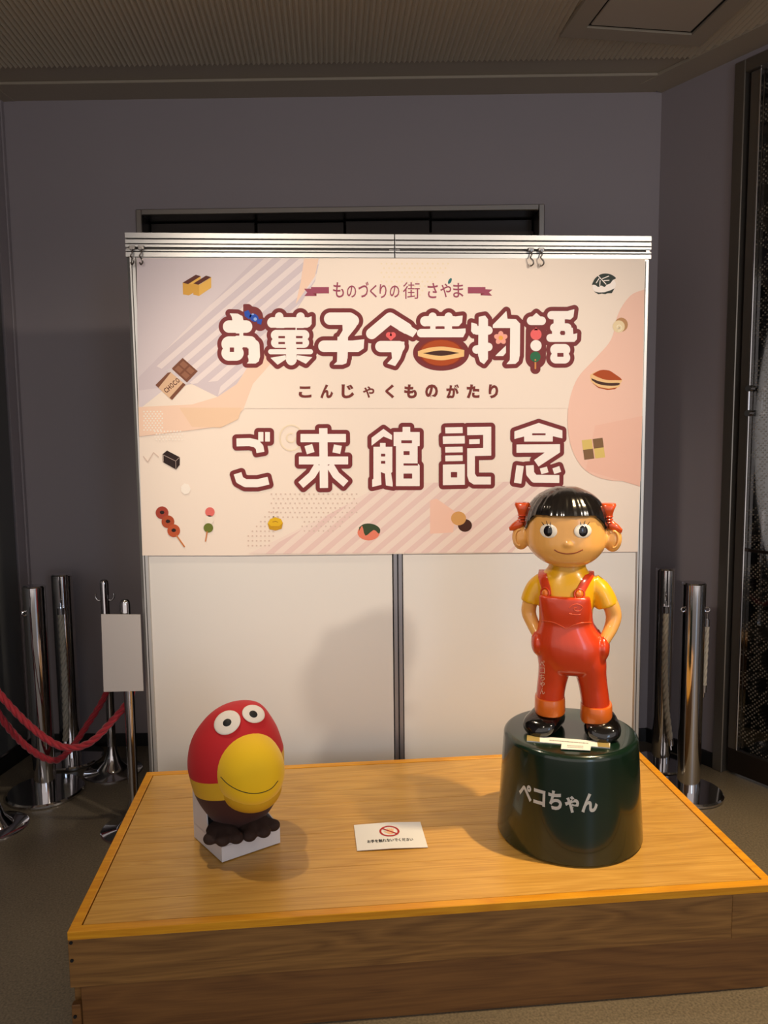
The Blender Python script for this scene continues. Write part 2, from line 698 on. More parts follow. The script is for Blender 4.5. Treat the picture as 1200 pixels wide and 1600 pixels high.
# ceiling: plain border, corrugated metal field, framed access hatch
HX0, HX1, HY0, HY1 = 1.60, 2.17, -0.55, 0.20
q = G()
x0, x1, y0, y1 = -0.66, 3.6, -3.2, 0.56
n = int((x1 - x0) / 0.0105)
v, f = [], []
for i in range(n + 1):
    x = x0 + (x1 - x0) * i / n
    z = CEIL - (0.009 if i % 2 else 0.0)
    yb = y1 - 0.0755 * max(0, x + 0.66)
    v += [(x, y0, z), (x, yb, z)]
for i in range(n):
    xm = x0 + (x1 - x0) * (i + .5) / n
    f.append((2 * i, 2 * i + 1, 2 * i + 3, 2 * i + 2))
q.add(v, f)
corr = part('corrugated_sheet', q, M_CEIL, loc=(0, 0, CEIL))
q = G().box((-1.6, -4.2, CEIL + 0.002), (5.2, 1.3, CEIL + 0.08))
ceil = structure(part('ceiling', q, M_CEILF))
corr.parent = ceil
corr.location = np.array([0, 0, CEIL]) - WL[ceil.name]
corr['kind'] = 'stuff'
structure(part('trim_2', backbox((0, -0.16, CEIL - 0.010), (BLEN - 0.03, 0.0, CEIL + 0.001)), M_CEILF))
q = G()
q.T = on_right
q.box((0, -0.15, CEIL - 0.0125), (3.6, 0, CEIL + 0.001))
structure(part('trim_3', q, M_CEILF))
q = G()
q.T = on_left
q.box((0, -0.06, CEIL - 0.0125), (3.4, 0, CEIL + 0.001))
structure(part('trim_4', q, M_CEILF))
hatch = structure(empty('trim_5', (1.9, -0.2, CEIL - 0.02)))
ha = math.radians(-4.3)


def on_hatch(p):
    x, y = p[0] - HX0, p[1] - HY1
    return np.array([HX0 + x * math.cos(-ha) - y * math.sin(-ha), 0.18 + x * math.sin(-ha) + y * math.cos(-ha), p[2]])


fr_ = G()
fr_.T = on_hatch
wv = 0.075
for a, b in (((HX0, HY1 - wv), (HX1, HY1)), ((HX0, HY0), (HX1, HY0 + wv)), ((HX0, HY0 + wv), (HX0 + wv, HY1 - wv)), ((HX1 - wv, HY0 + wv), (HX1, HY1 - wv))):
    fr_.box((*a, CEIL - 0.02), (*b, CEIL + 0.0))
part('hatch_frame', fr_, M_CEILF, hatch)
q = G()
q.T = on_hatch
q.box((HX0 + wv + 0.012, HY0 + wv + 0.012, CEIL - 0.016), (HX1 - wv - 0.012, HY1 - wv - 0.012, CEIL - 0.001), 0.003)
part('hatch_door', q, mat('hatch_paint', (176, 164, 146), 0.45, 0.1), hatch)
q = G()
q.T = on_hatch
q.box((HX0 + wv, HY0 + wv, CEIL - 0.011), (HX1 - wv, HY1 - wv, CEIL - 0.0095))
part('hatch_gap', q, M_BLACK, hatch)

# ------------------------------------------------------------------ platform
PA = 0.0208
PBL = np.array([0.0306, -0.1465, 0.0])
PW, PD = 1.8072, 0.8854
pu = np.array([math.cos(PA), math.sin(PA), 0])
pdv = np.array([math.sin(PA), -math.cos(PA), 0])


def on_plat(p):
    """u along the front, d from the back edge towards the viewer, z up"""
    return PBL + pu * p[0] + pdv * p[1] + np.array([0, 0, p[2]])


def platbox(a, b, bev=0.0):
    q = G()
    q.T = lambda p: on_plat(p)
    # mirrored handedness (u,d,z): swap to keep outward faces
    q2 = G().box(a, b, bev)
    q.add(q2.v, [f[::-1] for f in q2.f])
    return q


plat = tag(empty('platform', on_plat((PW / 2, PD / 2, 0))), 'low honey-coloured wooden display platform carrying the statue and the plush bird', 'platform')
TW = 0.026
for a, b in (((0, PD - TW), (PW, PD)), ((0, 0), (PW, TW)), ((0, TW), (TW, PD - TW)), ((PW - TW, TW), (PW, PD - TW))):
    part('edge_trim', platbox((*a, ZP - 0.022), (*b, ZP), 0.0015), M_TRIM, plat)
NPL = 9
d0, d1 = TW + 0.002, PD - TW - 0.003
for i in range(NPL):
    a = d0 + (d1 - d0) * i / NPL
    b = d0 + (d1 - d0) * (i + 1) / NPL
    part('plank', platbox((TW + 0.003, a + 0.0004, ZP - 0.02), (PW - TW - 0.003, b - 0.0004, ZP - 0.002), 0.0007), M_TOP, plat)
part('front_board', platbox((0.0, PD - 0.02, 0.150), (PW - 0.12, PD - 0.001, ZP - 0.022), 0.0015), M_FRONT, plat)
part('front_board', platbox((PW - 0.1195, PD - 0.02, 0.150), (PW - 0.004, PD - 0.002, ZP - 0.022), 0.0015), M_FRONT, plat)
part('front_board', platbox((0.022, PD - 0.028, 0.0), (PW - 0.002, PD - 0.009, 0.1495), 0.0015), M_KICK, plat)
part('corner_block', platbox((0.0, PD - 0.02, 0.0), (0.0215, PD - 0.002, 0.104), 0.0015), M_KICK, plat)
for k in (0, 1):
    u = (0.0, 0.018) if k == 0 else (PW - 0.018, PW)
    part('side_board', platbox((u[0], 0.0, 0.0), (u[1], PD - 0.03, ZP - 0.022), 0.0015), M_FRONT, plat)
part('back_board', platbox((0.019, 0.0, 0.0), (PW - 0.019, 0.018, ZP - 0.022)), M_FRONT, plat)
part('underlay', platbox((0.02, 0.02, ZP - 0.034), (PW - 0.02, PD - 0.03, ZP - 0.0225)), M_BLACK, plat)
for z in (0.268, 0.222, 0.075):
    q = G()
    c = on_plat((0.008, PD + 0.0005, z))
    q.tube([c - pdv * 0.004, c + pdv * 0.001], 0.0042, 12)
    part('screw', q, M_BLACK, plat)

# ------------------------------------------------------------------ exhibition panels
PT = 2.200
RAIL_BANDS = [(2.200, 2.181), (2.177, 2.163), (2.160, 2.1505), (2.1425, 2.1365), (2.1335, 2.117)]


def panel(x0, x1, label):
    root = tag(empty('display_partition', ((x0 + x1) / 2, 0.02, 0)), label, 'partition')
    part('board', G().box((x0 + 0.02, 0.005, 0.06), (x1 - 0.02, 0.03, 2.12)), M_BOARD, root)
    prof = []
    for a, b in RAIL_BANDS:
        prof += [(0.007, a), (-0.004, a - 0.0008), (-0.004, b + 0.0008), (0.007, b)]
    prof += [(0.044, RAIL_BANDS[-1][1]), (0.044, 2.200)]
    q = G()
    q.rings([[(x, y, z) for y, z in prof] for x in (x0 + 0.0015, x1 - 0.0015)])
    rail = part('top_rail', q, M_ALU, root)
    part('rail_groove', G().box((x0 + 0.003, 0.0062, 2.118), (x1 - 0.003, 0.0064, 2.199)), M_ALUD, rail)
    for s, xx in ((-1, x0), (1, x1)):
        outer = (s < 0 and x0 < 0.1) or (s > 0 and x1 > 1.8)
        wd = 0.040 if outer else 0.017
        a, b = (xx, xx + wd) if s < 0 else (xx - wd, xx)
        a += 0.001
        b -= 0.001
        c = 0.012 if outer else 0.002
        R = []
        zb = 0.045 if (outer and s < 0) else 0.0
        for z in (zb, 2.1165):
            R.append([(a + c, 0.0, z), (b - c * .6, 0.0, z), (b, c, z), (b, 0.044 - c, z), (b - c, 0.044, z), (a + c, 0.044, z), (a, 0.044 - c, z), (a, c, z)])
        post = part('post', G().rings(R), M_ALU if outer else M_ALU_SHADE, root)
        if outer:
            gx = (a + b) / 2
            part('post_groove', G().box((gx - 0.0015, -0.0006, 0.05), (gx + 0.0015, 0.002, 2.11)), M_ALUD, post)
        if zb == 0.0:
            part('foot', G().box((a + 0.0005, -0.06, 0.0), (b - 0.0005, 0.11, 0.012), 0.003), M_ALU, root)
    for s in (x0 + 0.012, x1 - 0.012):
        q = G().box((s - 0.008, 0.001, 2.1425), (s + 0.008, 0.006, 2.150), 0.001)
        part('rail_clip', q, M_STEEL, rail)
    return root


panel(0.0, 0.9495, 'left aluminium-framed white exhibition panel behind the plush bird')
panel(0.9505, 1.90, 'right aluminium-framed white exhibition panel behind the child statue')

# S-hooks hanging in the rail groove
hooks = [(207, 390, 'small steel hook at the far left end of the panel rail'),
         (221, 390, 'small steel hook just right of the leftmost rail hook'),
         (829, 393, 'small steel hook on the right panel rail, left one of the close pair'),
         (845, 393, 'small steel hook on the right panel rail, right one of the close pair')]
for hx, hy, lab in hooks:
    c = at_y(hx, hy, -0.006)
    x, z = c[0], 2.1465
    t = empty('rail_hook', (x, -0.006, z))
    tag(t, lab, 'hook', 'hooks on the panel top rail')
    part('clamp', G().box((x - 0.011, -0.014, z - 0.007), (x + 0.011, 0.004, z + 0.007), 0.002), M_STEEL, t)
    q = G()
    q.tube(smooth_path([(x, -0.012, z - 0.005), (x + 0.002, -0.017, z - 0.018), (x - 0.004, -0.020, z - 0.03), (x + 0.004, -0.026, z - 0.042), (x + 0.006, -0.022, z - 0.053),
                        (x - 0.002, -0.014, z - 0.058), (x - 0.007, -0.012, z - 0.050)], 5), 0.0028, 8)
    part('hook_wire', q, M_STEEL, t, 40)
    q = G()
    q.tube([(x, -0.014, z - 0.004), (x, -0.022, z - 0.004)], 0.005, 10)
    part('screw', q, M_CHROME, t, 40)

# ------------------------------------------------------------------ printed banner
BY = -0.0036


def P2(x, y, lay=0):
    p = at_y(x, y, BY - lay * 0.00035)
    return p


ban = tag(empty('exhibition_banner', tuple(P2(612, 634))), 'large pastel printed banner with maroon-outlined white lettering across both panels', 'banner')


def paper(name, rgb, rough=0.55):
    return mat(name, rgb, rough, spec=0.25)


C_BASE = paper('print_cream', (243, 227, 212))


def sheet(pts, y):
    q = G()
    v = [at_y(x, yy, y) for x, yy in pts]
    q.prism(v[::-1], (0, 0.0012, 0))
    return q


part('sheet', sheet([(213.5, 403), (1008, 404), (1004.5, 638), (216, 638)], BY), C_BASE, ban)
part('sheet', sheet([(216, 636.5), (1004.5, 636.5), (996.5, 862), (371, 868), (222.5, 868)], BY + 0.0004 + 0.0012), C_BASE, ban)


class Print:
    """flat ink on the banner; polygons given in picture pixels, mapped onto the banner plane"""

    def __init__(self):
        self.g, self.mats = G(), []

    def mi(self, m):
        if m not in self.mats:
            self.mats.append(m)
        return self.mats.index(m)

    def poly(self, pts, m, lay=1.0):
        if len(pts) < 3:
            return self
        a = sum(pts[i][0] * pts[(i + 1) % len(pts)][1] - pts[(i + 1) % len(pts)][0] * pts[i][1] for i in range(len(pts)))
        if a > 0:
            pts = pts[::-1]
        self.g.add([P2(x, y, lay) for x, y in pts], [tuple(range(len(pts)))], self.mi(m))
        return self

    def disc(self, x, y, rx, m, lay=1.0, ry=None, n=20, rot=0.0):
        ry = rx if ry is None else ry
        c, s = math.cos(rot), math.sin(rot)
        return self.poly([(x + rx * math.cos(2 * math.pi * k / n) * c - ry * math.sin(2 * math.pi * k / n) * s,
                           y + rx * math.cos(2 * math.pi * k / n) * s + ry * math.sin(2 * math.pi * k / n) * c) for k in range(n)], m, lay)

    def stroke(self, pts, wd, m, lay=1.0, cap='round'):
        h = wd / 2
        for i in range(len(pts) - 1):
            (xa, ya), (xb, yb) = pts[i], pts[i + 1]
            L_ = math.hypot(xb - xa, yb - ya) or 1e-6
            nx, ny = -(yb - ya) / L_ * h, (xb - xa) / L_ * h
            self.poly([(xa + nx, ya + ny), (xb + nx, yb + ny), (xb - nx, yb - ny), (xa - nx, ya - ny)], m, lay + 0.3 * (i % 2))
        for i, (x, y) in enumerate(pts):
            if cap == 'round' or 0 < i < len(pts) - 1:
                self.disc(x, y, h, m, lay + 0.6, n=18)
        return self

    def text(self, body, x0, x1, y0, y1, m, lay=1.0, bold=0.0, rot=0.0):
        v, f = text_flat(body, bold)
        lo, hi = v.min(0), v.max(0)
        out = []
        cx, cy = (x0 + x1) / 2, (y0 + y1) / 2
        for p in v:
            x = (p[0] - lo[0]) / (hi[0] - lo[0]) * (x1 - x0) - (x1 - x0) / 2
            y = (hi[1] - p[1]) / (hi[1] - lo[1]) * (y1 - y0) - (y1 - y0) / 2
            out.append(P2(cx + x * math.cos(rot) - y * math.sin(rot), cy + x * math.sin(rot) + y * math.cos(rot), lay))
        self.g.add(out, f, self.mi(m))
        return self

    def done(self, name):
        return part(name, self.g, self.mats, ban)


def clip(poly, region):
    """convex clip (Sutherland-Hodgman), region clockwise or not"""
    area = sum(region[i][0] * region[(i + 1) % len(region)][1] - region[(i + 1) % len(region)][0] * region[i][1] for i in range(len(region)))
    s = 1 if area > 0 else -1
    out = poly
    for i in range(len(region)):
        a, b = region[i], region[(i + 1) % len(region)]
        inp, out = out, []

        def side(p):
            return s * ((b[0] - a[0]) * (p[1] - a[1]) - (b[1] - a[1]) * (p[0] - a[0]))
        for k in range(len(inp)):
            p, q_ = inp[k - 1], inp[k]
            sp1, sq = side(p), side(q_)
            if sq >= 0:
                if sp1 < 0:
                    t = sp1 / (sp1 - sq)
                    out.append((p[0] + t * (q_[0] - p[0]), p[1] + t * (q_[1] - p[1])))
                out.append(q_)
            elif sp1 >= 0:
                t = sp1 / (sp1 - sq)
                out.append((p[0] + t * (q_[0] - p[0]), p[1] + t * (q_[1] - p[1])))
        if not out:
            return []
    return out


# pastel background shapes
I_LILAC = paper('print_lilac', (222, 209, 212))
I_LILST = paper('print_lilac_stripe', (212, 198, 203))
I_PALE = paper('print_pale_stripe', (234, 220, 218))
I_PEACH = paper('print_peach', (243, 209, 186))
I_PINK = paper('print_pink', (242, 199, 180))
I_ROSE = paper('print_rose_stripe', (231, 202, 194))
I_DOT = paper('print_dot', (216, 192, 178))
I_WDOT = paper('print_white_dot', (248, 238, 226))
I_SAND = paper('print_sand', (240, 222, 194))
bgp = Print()
bgp.poly([(213.8, 403.5), (470, 403.5), (440, 430), (400, 470), (340, 530), (280, 590), (217, 640), (215, 560)], I_LILAC, 0.5)
reg = [(470, 404), (497, 404), (492, 430), (465, 470), (425, 520), (400, 575), (370, 600), (320, 630), (230, 632), (217, 625), (216.5, 570), (290, 520), (340, 470), (380, 445)]
hull1 = [(400, 404), (500, 404), (492, 440), (440, 520), (390, 600), (340, 620)]
hull2 = [(400, 404), (340, 620), (300, 600), (216.5, 610), (216.2, 590)]
for hull, lay in ((hull1, 0.8), (hull2, 0.8)):
    bgp.poly(hull, I_LILST, 0.65)
    for k in range(-6, 40):
        c = 430 + k * 23.5              # lines x*0.78 + y = const, running up to the right
        a, b = c, c + 11
        st = [((a - 900) / 0.86, 900), ((a - 300) / 0.86, 300), ((b - 300) / 0.86, 300), ((b - 900) / 0.86, 900)]
        bgp.poly(clip(st, hull), I_PALE, lay)
bgp.poly([(475, 404), (498, 404), (492, 432), (462, 475), (470, 440)], I_PEACH, 1.0)
bgp.poly([(405, 545), (430, 560), (395, 600), (380, 640), (360, 660), (330, 668), (300, 672), (217.5, 682), (216.5, 636), (300, 632), (340, 620), (370, 600)], I_PEACH, 1.0)
bgp.poly([(280, 637), (378, 637), (372, 655), (345, 668), (300, 667)], paper('print_peach_deep', (238, 203, 172)), 1.15)
cv = smooth_path([(1007, 452), (985, 462), (966, 490), (955, 530), (930, 560), (903, 590), (890, 625), (887, 665), (895, 705), (915, 735), (950, 750), (1001, 752)], 5)
bgp.poly([tuple(p) for p in cv], I_PINK, 0.9)
bgp.poly([(930, 665), (1003.5, 650), (1000, 760), (960, 748), (915, 735)], paper('print_pink_deep', (240, 192, 172)), 1.05)
sreg = [(388, 865.5), (520, 800), (600, 755), (840, 752), (868, 775), (800, 863)]
bgp.poly(sreg, paper('print_blush', (240, 220, 208)), 0.9)
for k in range(0, 60):
    c = 1130 + k * 23
    a, b = c, c + 11
    st = [((a - 900) / 0.86, 900), ((a - 700) / 0.86, 700), ((b - 700) / 0.86, 700), ((b - 900) / 0.86, 900)]
    bgp.poly(clip(st, sreg), I_ROSE, 1.1)
bgp.poly([(672, 782), (682, 779), (712, 800), (708, 832), (672, 834)], I_PINK, 1.3)
for k in range(19):
    for j in range(9):
        x, y = 424 + k * 7.4 + (3.7 if j % 2 else 0), 772 + j * 7.2
        if y < 772 + 40 or x > 470:
            if x < 560 - max(0, (y - 800)) * 1.2:
                bgp.disc(x, y, 1.35, I_DOT, 1.2, n=8)
for k in range(8):
    for j in range(8):
        x, y = 388 + k * 6.5, 800 + j * 7.5
        if x + (y - 800) * 0.3 < 440 and x > 420 - (y - 800):
            bgp.disc(x, y, 1.35, I_DOT, 1.2, n=8)
for k in range(6):
    for j in range(9):
        if j < 5 or k < 9:
            bgp.disc(225 + k * 5.2 + j % 2 * 2.6, 643 + j * 3.6, 1.3, I_WDOT, 1.25, n=8)
for k in range(9):
    for j in range(4):
        bgp.disc(242 + k * 5 + j % 2 * 2.5, 674 + j * 4.4, 1.3, I_WDOT, 1.25, n=8)
for k in range(14):
    for j in range(8):
        x, y = 596 + k * 8 + j % 2 * 4, 412 + j * 7
        if x + y < 1120:
            bgp.disc(x, y, 1.6, I_SAND, 1.2, n=8)
bgp.stroke([(224, 713), (231, 722), (240, 707), (248, 714)], 1.2, I_DOT, 1.2)
ring = [(455 + 18 * math.cos(a / 20 * 6.2832), 684 + 20 * math.sin(a / 20 * 6.2832)) for a in range(21)]
bgp.stroke(ring, 2, I_SAND, 1.2)
bgp.stroke([(455 + 7 * math.cos(a / 12 * 5), 684 + 7 * math.sin(a / 12 * 5)) for a in range(13)], 2, I_SAND, 1.2)
bgp.disc(290, 764, 8, I_WDOT, 1.2, ry=9, n=7)
bgp.done('background_print')

# lettering -------------------------------------------------------------------
I_MAR = paper('ink_maroon', (122, 48, 50))
I_WHT = paper('ink_white', (250, 240, 232))
I_BER = paper('ink_berry', (158, 74, 96))
I_BRN = paper('ink_brown', (120, 50, 44))
SA = lambda X, Y: (320 + X / 4, 420 + Y / 4)
SB = lambda X, Y: (620 + X / 4, 420 + Y / 4)
SCC = lambda X, Y: (340 + X / 4, 640 + Y / 4)
SD = lambda X, Y: (620 + X / 4, 640 + Y / 4)
# (map, kind, points, width)  kind: 's' round stroke, 'f' flat stroke, 'p' polygon
W = []


def s(mp, pts, wd):
    W.append(('s', [mp(*p) for p in pts], wd / 4))


def fl(mp, pts, wd):
    W.append(('f', [mp(*p) for p in pts], wd / 4))


def pg(mp, pts):
    W.append(('p', [mp(*p) for p in pts], 0))


HOLES = []


def hole(mp, x0, y0, x1, y1, r=True):
    HOLES.append(([mp(x0, y0), mp(x1, y0), mp(x1, y1), mp(x0, y1)]))


# title row
s(SA, [(152, 361), (258, 361)], 78)
pg(SA, [(155, 278), (205, 280), (236, 296), (242, 325), (240, 440), (195, 440), (195, 405), (172, 320), (168, 300)])
s(SA, [(152, 470), (195, 470)], 96)
s(SA, [(152, 527), (195, 527)], 96)
s(SA, [(210, 452), (285, 457)], 72)
s(SA, [(304, 480), (307, 545)], 76)
pg(SA, [(272, 545), (345, 545), (338, 578), (318, 592), (262, 592), (274, 578)])
hole(SA, 156, 492, 183, 520)
hole(SA, 246, 498, 274, 540)
hole(SA, 190, 404, 216, 418)
hole(SA, 240, 404, 268, 418)
s(SA, [(424, 336), (630, 336)], 68)
s(SA, [(465, 298), (465, 330)], 52)
s(SA, [(598, 298), (598, 330)], 52)
pg(SA, [(630, 310), (668, 296), (668, 345), (655, 362), (630, 368)])
s(SA, [(446, 415), (620, 415)], 66)
s(SA, [(446, 462), (620, 462)], 64)
s(SA, [(412, 518), (660, 518)], 32)
fl(SA, [(541, 370), (541, 580)], 66)
s(SA, [(541, 560), (541, 572)], 62)
pg(SA, [(505, 540), (410, 556), (455, 600), (508, 565)])
pg(SA, [(576, 540), (672, 552), (632, 594), (574, 565)])
hole(SA, 497, 368, 567, 382)
hole(SA, 415, 368, 447, 382)
hole(SA, 618, 368, 662, 382)
hole(SA, 460, 420, 501, 434)
hole(SA, 570, 420, 611, 434)
hole(SA, 460, 457, 501, 471)
hole(SA, 570, 457, 611, 471)
hole(SA, 400, 494, 508, 502)
hole(SA, 574, 494, 672, 502)
s(SA, [(784, 312), (905, 312), (925, 325)], 78)
pg(SA, [(860, 345), (962, 320), (945, 365), (885, 440), (828, 440), (862, 385)])
s(SA, [(745, 484), (930, 484)], 72)
pg(SA, [(925, 448), (997, 440), (993, 498), (960, 520), (925, 520)])
fl(SA, [(862, 425), (860, 560)], 66)
pg(SA, [(827, 550), (893, 550), (885, 590), (860, 600), (805, 600), (826, 580)])
s(SA, [(1158, 308), (1043, 405)], 70)
s(SB, [(-42, 308), (60, 372)], 70)
pg(SB, [(40, 330), (130, 385), (100, 428), (10, 385)])
s(SA, [(1100, 486), (1215, 486)], 70)
pg(SA, [(1185, 455), (1248, 455), (1246, 490), (1222, 560), (1190, 608), (1140, 592), (1170, 560), (1166, 520)])
s(SB, [(178, 328), (355, 328)], 64)
s(SB, [(224, 298), (224, 325)], 50)
s(SB, [(324, 298), (324, 325)], 50)
pg(SB, [(350, 300), (412, 292), (408, 335), (388, 358), (350, 360)])
fl(SB, [(224, 330), (224, 400)], 36)
fl(SB, [(324, 330), (324, 400)], 50)
s(SB, [(152, 402), (385, 402)], 52)
pg(SB, [(380, 376), (430, 372), (430, 398), (415, 428), (380, 428)])
hole(SB, 180, 359, 209, 375)
hole(SB, 252, 359, 292, 375)
hole(SB, 345, 359, 378, 375)
pg(SB, [(512, 300), (552, 292), (570, 315), (570, 565), (545, 596), (520, 580), (508, 540)])
s(SB, [(500, 385), (572, 385)], 54)
pg(SB, [(466, 335), (500, 345), (510, 370), (480, 410), (464, 390)])
s(SB, [(498, 505), (572, 488)], 52)
pg(SB, [(685, 263), (692, 312), (745, 315), (770, 342), (770, 370), (600, 370), (600, 350), (640, 310)])
fl(SB, [(740, 340), (738, 545)], 62)
pg(SB, [(708, 535), (769, 535), (762, 575), (742, 594), (685, 596), (706, 570)])
pg(SB, [(682, 480), (682, 525), (665, 545), (615, 545), (640, 520)])
s(SB, [(840, 325), (905, 325)], 54)
pg(SB, [(840, 305), (872, 275), (906, 305)])
s(SB, [(967, 290), (1075, 290)], 52)
pg(SB, [(1060, 266), (1110, 252), (1104, 300), (1085, 318), (1060, 316)])
fl(SB, [(1015, 310), (1015, 350)], 70)
s(SB, [(985, 368), (1065, 368)], 54)
fl(SB, [(995, 370), (995, 430)], 50)
fl(SB, [(1075, 370), (1080, 430)], 50)
s(SB, [(960, 432), (1095, 432)], 50)
pg(SB, [(1090, 412), (1128, 402), (1126, 440), (1110, 457), (1085, 457)])
hole(SB, 1024, 388, 1050, 414)
s(SB, [(995, 506), (1048, 506)], 72)
s(SB, [(995, 556), (1048, 556)], 72)
hole(SB, 1003, 526, 1042, 550)
TITLE = W
W = []
# visit row
fl(SCC, [(118, 205), (200, 203), (240, 212), (262, 235), (268, 268)], 50)
fl(SCC, [(270, 140), (270, 200)], 32)
fl(SCC, [(312, 140), (312, 200)], 30)
fl(SCC, [(125, 398), (138, 440), (175, 460), (250, 460), (318, 444)], 50)
fl(SCC, [(518, 178), (802, 178)], 52)
fl(SCC, [(660, 116), (665, 490)], 52)
fl(SCC, [(567, 222), (582, 272)], 50)
fl(SCC, [(752, 222), (742, 272)], 50)
fl(SCC, [(508, 318), (816, 318)], 50)
fl(SCC, [(630, 345), (590, 410), (520, 472)], 48)
fl(SCC, [(700, 345), (740, 410), (802, 464)], 48)
pg(SCC, [(1037, 120), (1090, 160), (1090, 190), (1037, 168), (962, 226), (962, 176)])
pg(SCC, [(1015, 208), (1050, 208), (1050, 232), (1092, 232), (1092, 390), (1084, 396), (1098, 482), (1052, 474), (1046, 400), (1020, 390), (1024, 470), (966, 484), (966, 438), (974, 432), (974, 232), (1015, 232)])
VHOLES = [(SCC, 1021, 276, 1048, 293), (SCC, 1021, 321, 1048, 338)]
pg(SD, [(36, 108), (84, 108), (84, 140), (143, 140), (143, 228), (130, 228), (130, 334), (143, 348), (143, 478), (-5, 478), (-5, 228), (-20, 228), (-20, 140), (36, 140)])
VHOLES += [(SD, 28, 192, 95, 210), (SD, 42, 260, 80, 284), (SD, 42, 336, 132, 350), (SD, 42, 400, 96, 431), (SCC, 1094, 232, 1112, 480)]
fl(SD, [(303, 130), (412, 128)], 38)
fl(SD, [(288, 191), (425, 188)], 48)
fl(SD, [(303, 251), (412, 249)], 36)
fl(SD, [(303, 305), (412, 303)], 36)
pg(SD, [(288, 344), (425, 341), (425, 470), (288, 473)])
VHOLES += [(SD, 338, 390, 377, 424)]
pg(SD, [(440, 109), (590, 107), (590, 288), (488, 290), (488, 400), (500, 419), (588, 419), (588, 468), (480, 468), (452, 450), (440, 415), (440, 242), (540, 240), (540, 158), (440, 160)])
pg(SD, [(452, 186), (518, 184), (518, 214), (452, 216)])
pg(SD, [(887, 83), (1035, 130), (1035, 180), (975, 166), (975, 200), (796, 200), (796, 168), (735, 184), (735, 136)])
VHOLES += [(SD, 846, 148, 930, 160)]
pg(SD, [(748, 218), (1020, 216), (1020, 268), (886, 356), (858, 316), (925, 268), (748, 270)])
fl(SD, [(771, 350), (755, 460)], 46)
fl(SD, [(831, 348), (834, 400), (860, 432), (1016, 434)], 50)
fl(SD, [(916, 362), (926, 398)], 46)
fl(SD, [(994, 360), (1006, 396)], 46)
VISIT = W


def seg_d(X, Y, a, b, h, flat):
    ax, ay = a
    dx, dy = b[0] - ax, b[1] - ay
    L_ = math.hypot(dx, dy) or 1e-6
    ux, uy = dx / L_, dy / L_
    t = (X - ax) * ux + (Y - ay) * uy
    n = -(X - ax) * uy + (Y - ay) * ux
    if flat:
        qx = np.maximum(-t, t - L_)
        qy = np.abs(n) - h
        return np.hypot(np.maximum(qx, 0), np.maximum(qy, 0)) + np.minimum(np.maximum(qx, qy), 0)
    return np.hypot(t - np.clip(t, 0, L_), n) - h


def poly_d(X, Y, pts):
    d = np.full(X.shape, 1e9)
    ins = np.zeros(X.shape, bool)
    for i in range(len(pts)):
        a, b = pts[i - 1], pts[i]
        d = np.minimum(d, seg_d(X, Y, a, b, 0.0, False))
        cond = ((a[1] > Y) != (b[1] > Y))
        xi = (b[0] - a[0]) * (Y - a[1]) / ((b[1] - a[1]) or 1e-9) + a[0]
        ins ^= cond & (X < xi)
    return np.where(ins, -d, d)


def field(items, holes, X, Y):
    """signed distance to the union of the strokes, with the counters cut out"""
    F_ = np.full(X.shape, 1e9)
    for kind, pts, wd in items:
        if kind == 'p':
            F_ = np.minimum(F_, poly_d(X, Y, pts))
        else:
            for i in range(len(pts) - 1):
                F_ = np.minimum(F_, seg_d(X, Y, pts[i], pts[i + 1], wd / 2, kind == 'f'))
            for q_ in pts[1:-1]:
                F_ = np.minimum(F_, np.hypot(X - q_[0], Y - q_[1]) - wd / 2)
    H_ = F_
    for hp in holes:
        H_ = np.maximum(H_, -poly_d(X, Y, hp))
    return F_, H_


def ink(pr, F_, xs, ys, m, lay):
    """clean flat shape where F_ < 0: cell runs inside, cut cells along the edge"""
    ins = F_ < 0
    ny, nx = F_.shape
    full = ins[:-1, :-1] & ins[:-1, 1:] & ins[1:, :-1] & ins[1:, 1:]
    some = (ins[:-1, :-1] | ins[:-1, 1:] | ins[1:, :-1] | ins[1:, 1:]) & ~full
    for j in range(ny - 1):
        row = full[j]
        d = np.flatnonzero(np.diff(np.concatenate(([0], row.astype(np.int8), [0]))))
        for a, b in zip(d[::2], d[1::2]):
            pr.poly([(xs[a], ys[j]), (xs[b], ys[j]), (xs[b], ys[j + 1]), (xs[a], ys[j + 1])], m, lay)
    for j, i in zip(*np.nonzero(some)):
        c = [(xs[i], ys[j], F_[j, i]), (xs[i + 1], ys[j], F_[j, i + 1]), (xs[i + 1], ys[j + 1], F_[j + 1, i + 1]), (xs[i], ys[j + 1], F_[j + 1, i])]
        out = []
        for k in range(4):
            p_, q_ = c[k - 1], c[k]
            if (p_[2] < 0) != (q_[2] < 0):
                t = p_[2] / (p_[2] - q_[2])
                out.append((p_[0] + t * (q_[0] - p_[0]), p_[1] + t * (q_[1] - p_[1])))
            if q_[2] < 0:
                out.append(q_[:2])
        pr.poly(out, m, lay)


def letters(items, holes, grow, name, splits):
    """one printed character per column: maroon body below, white strokes above"""
    step = 0.6
    for ci in range(len(splits) - 1):
        x0, x1 = splits[ci], splits[ci + 1]
        mine = [it for it in items if x0 <= sum(q_[0] for q_ in it[1]) / len(it[1]) < x1]
        mh = [h_ for h_ in holes if x0 <= sum(q_[0] for q_ in h_) / len(h_) < x1]
        ax = np.array([q_ for it in mine for q_ in it[1]])
        lo, hi = ax.min(0) - 20, ax.max(0) + 20
        xs, ys = np.arange(lo[0], hi[0], step), np.arange(lo[1], hi[1], step)
        X, Y = np.meshgrid(xs, ys)
        F_, H_ = field(mine, mh, X, Y)
        pr = Print()
        ink(pr, F_ - grow, xs, ys, I_MAR, 2.0 + 0.5 * (ci % 2))
        ink(pr, H_, xs, ys, I_WHT, 3.4)
        pr.done(name)


